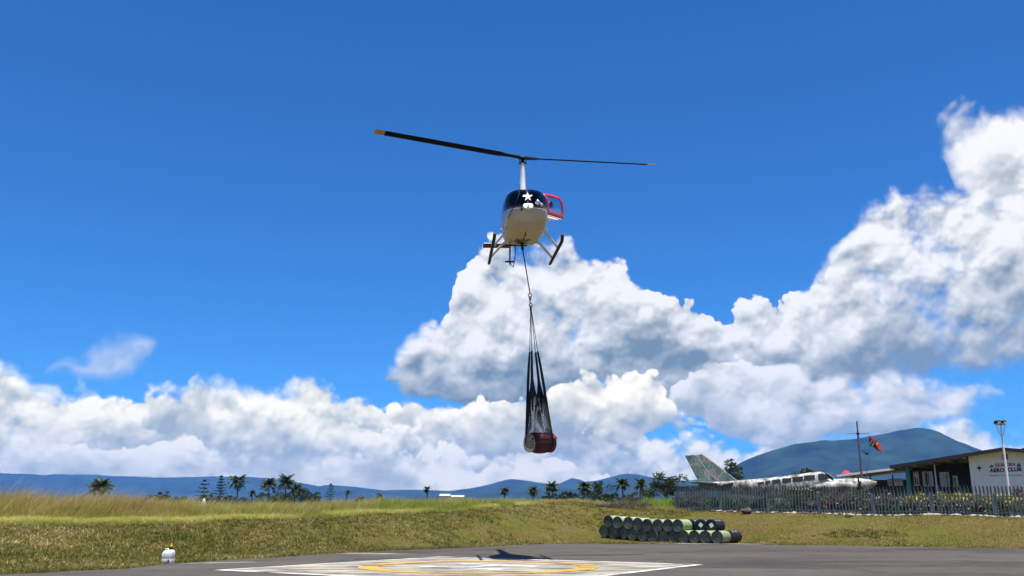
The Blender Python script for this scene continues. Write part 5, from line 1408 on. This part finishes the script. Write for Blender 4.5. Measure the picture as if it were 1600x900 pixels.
def flagpole():
    d = 66.0; b_ = at(1347, 750, d); g_ = gzf(b_.x, b_.y); H = at(1335.5, 658, d).z - g_; yz = at(1337, 677.5, d).z - g_
    rt = empty('flagpole', (b_.x, b_.y, g_)); tag(rt, 'thin dark flagpole with a yardarm behind the aeroplane nose', 'flagpole')
    M_POLE = mat('flagpole_paint', (0.10, 0.10, 0.10), 0.6, var=0.5, vscale=3)
    mb = MB(); mb.tube([(0, 0, 0), (0, 0, H * 0.6), (0, 0, H)], [0.10, 0.075, 0.055], 10); mb.build('pole', M_POLE, rt)
    mb = MB(); mb.tube([(-0.76, 0, yz), (0.80, 0, yz + 0.03)], 0.02, 8); mb.build('yardarm', M_POLE, rt)
    mb = MB(); mb.ell((0, 0, yz), (0.12, 0.12, 0.10), 10, 8); mb.build('yard_clamp', M_BLACKM, rt)
    mb = MB(); mb.tube([(0.78, 0, yz + 0.02), (0.74, 0, yz - 1.0), (0.1, 0, 1.0)], 0.007, 4); mb.build('halyard', M_BLACKM, rt)
    # flag hanging from the yard: red over black halves, white stars, yellow bird
    fl = empty('flag', (b_.x + 0.79, b_.y, g_ + yz - 0.15)); tag(fl, 'red and black flag drooping from the yardarm of the flagpole', 'flag')
    Lf, Hf = 1.25, 0.78
    def fp(u, v):
        w = 0.07 * math.sin(u * 9 + v * 2.0) * (0.3 + u); sag = 0.85 * u
        return Vector((u * Lf * 0.62, w, -v * Hf * (1 - 0.25 * u) - sag * 0.62 + 0.05 * math.sin(u * 6)))
    nu, nv = 24, 16
    halves = {'red': MB(), 'black': MB()}
    for k in halves:
        for i in range(nu):
            for j in range(nv):
                u, v = (i + 0.5) / nu, (j + 0.5) / nv
                if (u > v) == (k == 'red'):
                    halves[k].add([fp(i / nu, j / nv), fp((i + 1) / nu, j / nv), fp((i + 1) / nu, (j + 1) / nv), fp(i / nu, (j + 1) / nv)], [(0, 1, 2, 3)])
    halves['red'].build('red_half', mat('flag_red', (0.55, 0.03, 0.03), 0.8), fl); halves['black'].build('black_half', mat('flag_black', (0.012, 0.012, 0.014), 0.8), fl)
    for (u, v, r_) in ((0.2, 0.45, 0.04), (0.2, 0.85, 0.05), (0.08, 0.66, 0.04), (0.32, 0.62, 0.04), (0.27, 0.7, 0.025)):
        mb = MB(); c = fp(u, v) + Vector((0, -0.012, 0)); mb.prism([c + Vector((rr * math.cos(a), 0, rr * math.sin(a))) for k, a in enumerate(np.linspace(0, 2 * math.pi, 10, endpoint=False)) for rr in [r_ if k % 2 == 0 else r_ * 0.45]], (0, -0.004, 0)); mb.build('star', M_HWHITE, fl, smooth=False)
    mb = MB(); c = fp(0.62, 0.32) + Vector((0, -0.012, 0)); mb.prism([c + Vector(q) for q in ((-0.16, 0, 0.05), (-0.04, 0, 0.03), (0.05, 0, 0.12), (0.10, 0, 0.03), (0.2, 0, -0.02), (0.08, 0, -0.05), (0.02, 0, -0.14), (-0.04, 0, -0.03))], (0, -0.004, 0)); mb.build('bird_emblem', mat('flag_yellow', (0.7, 0.45, 0.03), 0.8), fl, smooth=False)
flagpole()
def mast(name, px, py_top, py_base, d, r_, label, wind=False, bars=5):
    t_ = at(px, py_top, d); g_ = gzf(t_.x, t_.y); H = t_.z - g_
    rt = empty(name, (t_.x, t_.y, g_)); tag(rt, label, 'mast')
    mb = MB(); mb.tube([(0, 0, 0), (0, 0, H)], [r_, r_ * 0.6], 6); mb.build('pole', M_FPOST, rt)
    if wind:
        mb = MB(); mb.tube([(-0.12, 0, H), (0.22, 0, H - 0.28)], [0.02, 0.05], 6); mb.box((0.16, 0, H - 0.2), (0.14, 0.1, 0.16)); mb.build('vane', M_BLACKM, rt, smooth=False)
    else:
        for k in range(bars):
            mb = MB(); mb.tube([(-r_ * 4, 0, H * (0.55 + 0.1 * k)), (r_ * 4, 0, H * (0.55 + 0.1 * k))], r_ * 0.7, 5); mb.build('antenna_bar', M_FPOST, rt)
mast('antenna_mast', 1351, 705, 740, 74, 0.03, 'short thin mast with a small vane right of the flagpole', True)
mast('radio_mast', 1408, 694, 725, 150, 0.05, 'slender pale radio mast against the mountain above the clubhouse roof')
mast('radio_mast', 119, 748, 775, 160, 0.05, 'single thin pale mast standing in the field at the far left', bars=0)

# ------------------------------------------------------------------ garden behind the fence
def leafcloud(mb, c, rad, n, size, g, flat_=0.7, shell=0.5):
    for _ in range(n):
        v = Vector((g.gauss(0, 1), g.gauss(0, 1), g.gauss(0, 1))).normalized() * (shell + (1 - shell) * g.random())
        p = Vector(c) + Vector((v.x * rad[0], v.y * rad[1], v.z * rad[2]))
        a = Vector((g.gauss(0, 1), g.gauss(0, 1), g.gauss(0, 0.6))).normalized(); b = a.orthogonal().normalized(); b = (Matrix.Rotation(g.uniform(0, 6.28), 3, a) @ b)
        s_ = size * g.uniform(0.6, 1.3)
        mb.add([p - a * s_, p + b * s_ * 0.45, p + a * s_, p - b * s_ * 0.45], [(0, 1, 2, 3)])
def shrub_mat(n_, c0, c1, c2): return leaf_mat(n_, [(0.15, c0), (0.5, c1), (0.85, c2)], 0.25, 0.8, 0.6)
SH = [shrub_mat('shrub_dark_green', (0.018, 0.035, 0.012), (0.035, 0.06, 0.02), (0.07, 0.10, 0.035)), shrub_mat('shrub_grey_green', (0.05, 0.07, 0.04), (0.09, 0.12, 0.07), (0.17, 0.2, 0.13)),
      shrub_mat('shrub_mid_green', (0.03, 0.06, 0.012), (0.06, 0.10, 0.02), (0.11, 0.16, 0.035)), shrub_mat('shrub_red_leaf', (0.10, 0.02, 0.02), (0.2, 0.04, 0.04), (0.12, 0.10, 0.03)), shrub_mat('shrub_yellow_leaf', (0.22, 0.20, 0.02), (0.42, 0.35, 0.025), (0.55, 0.46, 0.05))]
SHN = ['dark green', 'silvery grey-green', 'mid green', 'reddish', 'yellow']
def shrub(px, back, h, w, kind, label, n=420, cat='shrub', name='garden_shrub', group='shrubs planted behind the fence', seed=0, flowers=None):
    r = ray(px, 800); q0 = fA - fn_ * back
    t = (Vector((q0.x, q0.y, 0)) - Vector((0, 0, 0))).dot(fn_) / Vector((r.x, r.y, 0)).dot(fn_)
    p = Vector((r.x * t, r.y * t, 0)); p.z = gzf(p.x, p.y)
    rt = empty(name, p); tag(rt, label, cat, group)
    g = random.Random(seed + int(px))
    mb = MB()
    for _ in range(5): mb.tube([(0, 0, 0), (g.uniform(-w, w) * 0.25, g.uniform(-0.2, 0.2), h * 0.5), (g.uniform(-w, w) * 0.4, g.uniform(-0.3, 0.3), h * 0.85)], [0.02, 0.014, 0.006], 4)
    mb.build('stems', M_TWIG, rt, smooth=False)['kind'] = 'stuff'
    mb = MB()
    for _ in range(7): leafcloud(mb, (g.uniform(-0.35, 0.35) * w, g.uniform(-0.2, 0.2), h * g.uniform(0.3, 0.75)), (w * 0.3, 0.3, h * 0.28), n // 7, 0.085, g, shell=0.2)
    mb.build('foliage', SH[kind], rt, smooth=False)
    if flowers:
        mb = MB()
        for _ in range(flowers[1]): mb.ell((g.uniform(-0.5, 0.5) * w, g.uniform(-0.5, -0.2), h * g.uniform(0.25, 1.0)), g.uniform(0.018, 0.035), 6, 4)
        mb.build('flowers', flowers[0], rt)['kind'] = 'stuff'
M_FLW = mat('white_petals', (0.75, 0.75, 0.7), 0.7); M_FLP = mat('pink_petals', (0.7, 0.3, 0.3), 0.7)
ORD = ordn + ['thirteenth', 'fourteenth', 'fifteenth', 'sixteenth', 'seventeenth', 'eighteenth', 'nineteenth', 'twentieth', 'twenty-first', 'twenty-second', 'twenty-third', 'twenty-fourth', 'twenty-fifth', 'twenty-sixth', 'twenty-seventh', 'twenty-eighth', 'twenty-ninth', 'thirtieth']
pxs = list(range(1068, 1606, 20))
for k, px in enumerate(pxs):
    kind = [0, 1, 1, 0, 2, 1, 0, 1, 2, 0, 1, 0, 3, 1, 2, 1, 0, 1, 1, 2, 1][k % 21]
    hh = (0.8 if px < 1230 else 0.92) + 0.22 * math.sin(k * 2.3)
    if px > 1290 and px < 1400: hh += 0.2
    where = ('near the corner' if px < 1120 else 'below the aeroplane tail' if px < 1180 else 'below the aeroplane windows' if px < 1290 else 'below the engine nacelle' if px < 1350 else 'below the low annex' if px < 1410 else 'below the veranda' if px < 1510 else 'below the sign')
    shrub(px, 0.62 + 0.3 * (k % 3), hh, 1.6, kind, '%s shrub behind the fence %s, %s from the corner post' % (SHN[kind], where, ORD[k]), n=700, seed=k, flowers=(M_FLW if k % 3 else M_FLP, 10) if px > 1290 else None)
for k, px in enumerate(range(1080, 1430, 38)):
    shrub(px, 3.4, 1.05 + 0.15 * math.sin(k * 1.9), 2.0, (0, 2, 0)[k % 3], 'dense %s bush under the aeroplane, %s from the corner post' % (SHN[(0, 2, 0)[k % 3]], ORD[k]), n=700, seed=130 + k, group='bushes growing under the aeroplane')
for k, px in enumerate(range(1415, 1600, 22)):
    shrub(px, 2.0, 1.22 + 0.06 * math.sin(k * 1.7), 1.5, 4, 'yellow-leaved hedge shrub behind the fence, %s of the row in front of the clubhouse' % ordn[k], seed=50 + k, n=650, name='hedge_shrub', group='yellow hedge in front of the clubhouse')
for k, (px, h_, kd) in enumerate(((1300, 1.45, 2), (1352, 1.5, 0), (1382, 1.65, 3), (1420, 1.4, 2), (1508, 1.45, 2), (1596, 1.65, 3))):
    shrub(px, 3.2, h_, 1.1, kd, ('taller %s shrub rising above the fence ' % SHN[kd]) + ('below the engine nacelle', 'under the aeroplane nose', 'at the left end of the annex window', 'beside the teal veranda post', 'at the corner of the sign wall', 'at the right end of the sign wall')[k], seed=90 + k, n=380, group=None)
# ------------------------------------------------------------------ trees across the field
M_BARK = mat('tree_bark', (0.10, 0.08, 0.06), 0.95, var=0.3, vscale=1.5)
M_PALM = leaf_mat('palm_frond', [(0.1, (0.016, 0.03, 0.010)), (0.5, (0.035, 0.058, 0.018)), (0.9, (0.075, 0.10, 0.035))], 0.2, 0.4, 0.6, rough=0.45)
M_BROAD = leaf_mat('broad_leaf', [(0.1, (0.014, 0.028, 0.010)), (0.5, (0.03, 0.052, 0.016)), (0.9, (0.065, 0.09, 0.03))], 0.2, 0.4, 0.55)
M_PINE = leaf_mat('pine_needle', [(0.1, (0.016, 0.032, 0.016)), (0.5, (0.028, 0.05, 0.022)), (0.9, (0.05, 0.075, 0.035))], 0.1, 0.4, 0.5)
M_OLIVE = leaf_mat('olive_leaf', [(0.1, (0.07, 0.07, 0.02)), (0.5, (0.13, 0.12, 0.035)), (0.9, (0.2, 0.18, 0.06))], 0.25, 0.4, 0.5)
def palm(mb_t, mb_l, g, H, L, nf=20):
    lean = Vector((g.uniform(-0.4, 0.4), g.uniform(-0.3, 0.3), 0))
    pts_ = [lean * (t * t) + Vector((0, 0, H * t)) for t in (0, 0.25, 0.5, 0.75, 1)]
    mb_t.tube(pts_, [0.26, 0.19, 0.16, 0.15, 0.13], 7)
    top = pts_[-1]
    for k in range(nf):
        a = 2.4 * k + g.uniform(-0.3, 0.3); e0 = R(82 - 105 * (k / nf) + g.uniform(-14, 14)); Lf = L * g.uniform(0.8, 1.15)
        d = Vector((math.cos(a), math.sin(a), 0)); pos = top.copy(); e = e0; prev = None
        n = 9
        for s_ in range(n):
            t = s_ / (n - 1)
            dirv = d * math.cos(e) + Vector((0, 0, math.sin(e)))
            nxt = pos + dirv * (Lf / n); e -= R(6 + 7 * t)
            side = dirv.cross(Vector((0, 0, 1)));  side = side.normalized() if side.length > 0.05 else d.cross(Vector((0, 0, 1)))
            w = L * 0.30 * math.sin(math.pi * min(1, 0.18 + t * 0.8)) + 0.05
            for q in (-1, 1):
                for h_ in (0.0, 0.5):
                    b_ = pos.lerp(nxt, h_); tip = b_ + side * q * w + dirv * w * 0.55 - Vector((0, 0, w * (0.35 + 0.5 * t)))
                    mb_l.add([b_, b_ + dirv * 0.16, tip], [(0, 1, 2)])
            mb_l.add([pos - side * 0.03, pos + side * 0.03, nxt], [(0, 1, 2)])
            pos = nxt
def broad(mb_t, mb_l, g, H, W, n=900, leaf=0.28, openness=0.35):
    mb_t.tube([(0, 0, 0), (g.uniform(-.1, .1), 0, H * 0.3), (g.uniform(-.2, .2), 0, H * 0.6)], [H * 0.035, H * 0.028, H * 0.015], 7)
    nc = 17
    for k in range(nc):
        a = g.uniform(0, 6.28); rr = W / 2 * math.sqrt(g.random()) * 0.85; zz = H * (0.42 + 0.5 * g.random() * (1 - 0.45 * (rr / (W / 2)) ** 2))
        c = Vector((rr * math.cos(a), rr * math.sin(a), zz))
        mb_t.tube([(0, 0, H * g.uniform(0.2, 0.45)), c * 0.55 + Vector((0, 0, H * 0.2)), c], [H * 0.013, H * 0.008, 0.015], 4)
        s_ = W * g.uniform(0.10, 0.17)
        leafcloud(mb_l, c, (s_ * 1.2, s_ * 1.2, s_ * 0.8), n // nc, leaf, g, shell=openness)
def pine(mb_t, mb_l, g, H, W, tiers=9, sparse=False):
    mb_t.tube([(0, 0, 0), (0, 0, H * 0.5), (0, 0, H)], [H * 0.022, H * 0.015, 0.02], 6)
    for k in range(tiers):
        t = k / (tiers - 1); z = H * (0.25 + 0.73 * t); L = W / 2 * (1 - t) ** 0.7 + 0.2
        for q in range(6 if not sparse else 4):
            a = q * 6.28 / (6 if not sparse else 4) + k * 0.7 + g.uniform(-0.3, 0.3); Lq = L * g.uniform(0.45, 1.15)
            tip = Vector((Lq * math.cos(a), Lq * math.sin(a), z + Lq * (0.15 if not sparse else 0.28)))
            mb_t.tube([(0, 0, z), tip], [0.035, 0.012], 4, cap=False)
            for u in (0.45, 0.72, 1.0): leafcloud(mb_l, Vector((0, 0, z)).lerp(tip, u), (0.30, 0.30, 0.2), 9 if not sparse else 5, 0.17, g, shell=0.1)
def tree(kind, px, py, d, W, label, seed, material=None, cat='tree', name=None, nf=20, leaf=0.28, n=900, **kw):
    p = at(px, py, d); g_ = gzf(p.x, p.y); H = p.z - g_; g = random.Random(seed)
    rt = empty(name or {'palm': 'palm_tree', 'broad': 'broadleaf_tree', 'pine': 'pine_tree', 'bush': 'field_bush'}[kind], (p.x, p.y, g_)); tag(rt, label, cat, 'trees across the field')
    t_, l_ = MB(), MB()
    if kind == 'palm': palm(t_, l_, g, H - W * 0.16, W * 0.54, nf + 6); mm = M_PALM
    elif kind == 'pine': pine(t_, l_, g, H, W, **kw); mm = M_PINE
    elif kind == 'bush':
        t_.tube([(0, 0, 0), (0, 0, H * 0.6)], 0.06, 5)
        for _ in range(8): leafcloud(l_, (g.uniform(-.4, .4) * W, g.uniform(-.4, .4) * W, H * g.uniform(0.25, 0.8)), (W * .2, W * .2, H * .17), n // 8, leaf, g, shell=0.2)
        mm = M_OLIVE
    else: broad(t_, l_, g, H, W, n, leaf, **kw); mm = M_BROAD
    t_.build('trunk', M_BARK, rt, smooth=False); l_.build('crown', material or mm, rt, smooth=False)
def wpx(px_w, d): return px_w / F * d
D1 = 210.0
tree('palm', 160, 754, 150, wpx(40, 150), 'bushy palm standing alone above the golden grass at the far left', 1, nf=26)
tree('broad', 258, 763, D1, wpx(24, D1), 'small round tree in the low thicket left of the pines', 2, n=420)
tree('broad', 234, 773, D1, wpx(36, D1), 'low dark thicket tree left of the small round tree', 3, n=420)
tree('broad', 290, 775, D1, wpx(34, D1), 'low thicket tree just right of the small round tree', 4, n=420)
tree('pine', 320, 750, D1, wpx(26, D1), 'open-branched pine, left of the pointed one beside the tall palm', 5, tiers=7)
tree('broad', 316, 770, D1 + 8, wpx(26, D1), 'low bush-like tree at the foot of the open-branched pine', 55, n=300)
tree('pine', 346, 743.5, D1, wpx(27, D1), 'pointed pine, tallest of the group beside the tall palm', 6, tiers=10)
tree('palm', 373, 747, D1, wpx(34, D1), 'tall full palm just right of the pointed pine', 7, nf=26)
tree('palm', 395, 768, D1, wpx(14, D1), 'tiny young palm between the two large palm clumps', 8, nf=12)
tree('palm', 421, 752, D1, wpx(32, D1), 'leaning palm at the left end of the dense palm clump', 9, nf=24)
tree('palm', 447, 748, D1, wpx(36, D1), 'tallest palm of the dense palm clump', 10, nf=28)
tree('palm', 462, 760, D1 + 5, wpx(28, D1), 'short palm tucked behind the tallest palm of the clump', 11, nf=24)
tree('broad', 480, 757, D1, wpx(40, D1), 'spreading dark tree at the right end of the palm clump', 12, n=700)
tree('broad', 438, 768, D1 + 6, wpx(50, D1), 'low dark tree under the palms of the dense clump', 13, n=600)
tree('pine', 517, 756, D1, wpx(20, D1), 'thin sparse conifer right of the palm clump', 14, sparse=True, tiers=9)
tree('palm', 541, 768, D1, wpx(10, D1), 'very small lone palm right of the thin conifer', 15, nf=10)
tree('broad', 562, 772, 160, wpx(14, 160), 'small brownish bush tree in the grass right of the small lone palm', 16, material=M_OLIVE, n=260)
tree('bush', 592, 767, 130, wpx(18, 130), 'tall olive weed bush in the grass left of the white sheds', 17, n=300, leaf=0.16, cat='shrub')
tree('palm', 669, 762, 180, wpx(13, 180), 'small wind-bent palm left of the white sheds', 18, nf=10)
tree('palm', 788, 764, D1, wpx(19, D1), 'small palm below the hanging net, left one of two', 19, nf=18)
tree('palm', 831, 763, D1, wpx(21, D1), 'small palm below the hanging net, right one of two', 20, nf=18)
tree('palm', 864, 757, 190, wpx(26, 190), 'bushy palm at the left end of the right-hand tree line', 21, nf=26)
tree('broad', 887, 760, 195, wpx(26, 195), 'low dark tree between two bushy palms of the right-hand tree line', 22, n=500)
tree('palm', 911, 757, 190, wpx(28, 190), 'bushy palm left of the tall open tree', 23, nf=26)
tree('broad', 938, 747, 185, wpx(40, 185), 'tall open-crowned tree in the middle of the right-hand tree line', 24, n=800)
tree('palm', 973, 751, 185, wpx(28, 185), 'upright palm, left one of the pair beside the large tree', 25, nf=20)
tree('palm', 999, 753, 185, wpx(27, 185), 'upright palm, right one of the pair beside the large tree', 26, nf=20)
tree('broad', 1040, 733, 150, wpx(66, 150), 'large dark broad tree just left of the fence corner', 27, n=1500, leaf=0.26)
tree('broad', 1078, 752, 158, wpx(40, 158), 'low tree behind the fence corner and the aeroplane tail', 28, n=700)
tree('broad', 1142, 717, 125, wpx(52, 125), 'loose-crowned tree right behind the aeroplane tail fin', 29, n=1100, leaf=0.22)
tree('broad', 1261, 725, 120, wpx(56, 120), 'round dark tree behind the aeroplane cabin roof', 30, n=1100, leaf=0.22)
tree('broad', 1207, 741, 130, wpx(34, 130), 'low tree showing over the middle of the aeroplane', 31, n=500)
tree('broad', 1606, 686, 95, wpx(34, 95), 'dark tree cut by the right edge, above the clubhouse roof', 32, n=900, leaf=0.2)

for k, (px, py, w) in enumerate(((333, 768, 30), (360, 770, 28), (383, 772, 24), (408, 768, 26), (430, 764, 34), (455, 766, 34), (494, 767, 24), (272, 774, 24), (218, 776, 24), (855, 766, 20), (876, 767, 24), (900, 766, 24), (922, 764, 28), (955, 763, 26), (985, 765, 26), (1012, 760, 30))):
    tree('broad', px, py, D1 + 14 + 3 * (k % 3) if px < 600 else 196, wpx(w, D1), 'low dark undergrowth tree, %s along the far tree line from the west' % ORD[k], 200 + k, n=420, name='undergrowth_tree')
# ------------------------------------------------------------------ white sheds far across the field
M_SHED = mat('shed_paint', (0.5, 0.5, 0.49), 0.8, var=0.15, vscale=0.4)
def shed(px0, px1, py0, py1, d, label):
    a_, b_ = at(px0, py0, d), at(px1, py1, d); g_ = gzf(a_.x, d) - 0.5; w = b_.x - a_.x; h_ = a_.z - g_
    rt = empty('white_shed', ((a_.x + b_.x) / 2, d, g_)); tag(rt, label, 'building', 'white sheds across the field')
    mb = MB(); mb.box((0, 3, h_ * 0.45), (w, 6, h_ * 0.9)); mb.build('wall', M_SHED, rt, smooth=False)
    mb = MB(); mb.prism([(-w / 2 - 0.2, -0.3, h_ * 0.9), (-w / 2 - 0.2, 3, h_), (-w / 2 - 0.2, 6.3, h_ * 0.9)], (w + 0.4, 0, 0)); mb.build('roof', M_SHED, rt, smooth=False)
    for k in range(max(2, int(w / 2.5))):
        mb = MB(); mb.box((-w / 2 + w * (k + 0.5) / max(2, int(w / 2.5)), -0.02, h_ * 0.55), (0.9, 0.06, 0.9)); mb.build('window', M_PWIN, rt, smooth=False)
shed(687, 702, 771.5, 777, 330, 'small white shed far across the field, taller one of two')
shed(700, 724, 773.5, 778, 335, 'long low white shed far across the field, right of the taller one')
mk = at(319, 779, 120); mkg = gzf(mk.x, mk.y); mo = MB(); mo.tube([(0, 0, 0), (0, 0, (mk.z - mkg) * 0.8), (0, 0, mk.z - mkg)], [0.3, 0.25, 0.08], 10)
mo.build('marker_cone', M_WFASCIA, None, loc=(mk.x, mk.y, mkg)); tag(bpy.data.objects['marker_cone'], 'small white runway marker in the grass below the pines', 'marker')
# ------------------------------------------------------------------ the air between here and the mountains
hz = MB(); hz.box((0, 0, 325), (25000, 25000, 790))
haze = link('haze', hz.mesh('haze', [], smooth=False)); haze['kind'] = 'stuff'
hm_ = bpy.data.materials.new('haze_air'); hm_.use_nodes = True
hn_ = hm_.node_tree; hn_.nodes.clear()
pv = hn_.nodes.new('ShaderNodeVolumePrincipled'); pv.inputs['Color'].default_value = (0.14, 0.385, 1.0, 1); pv.inputs['Density'].default_value = HAZE_D
pv.inputs['Anisotropy'].default_value = 0.0
ho_ = hn_.nodes.new('ShaderNodeOutputMaterial'); hn_.links.new(pv.outputs[0], ho_.inputs['Volume'])
haze.data.materials.append(hm_)
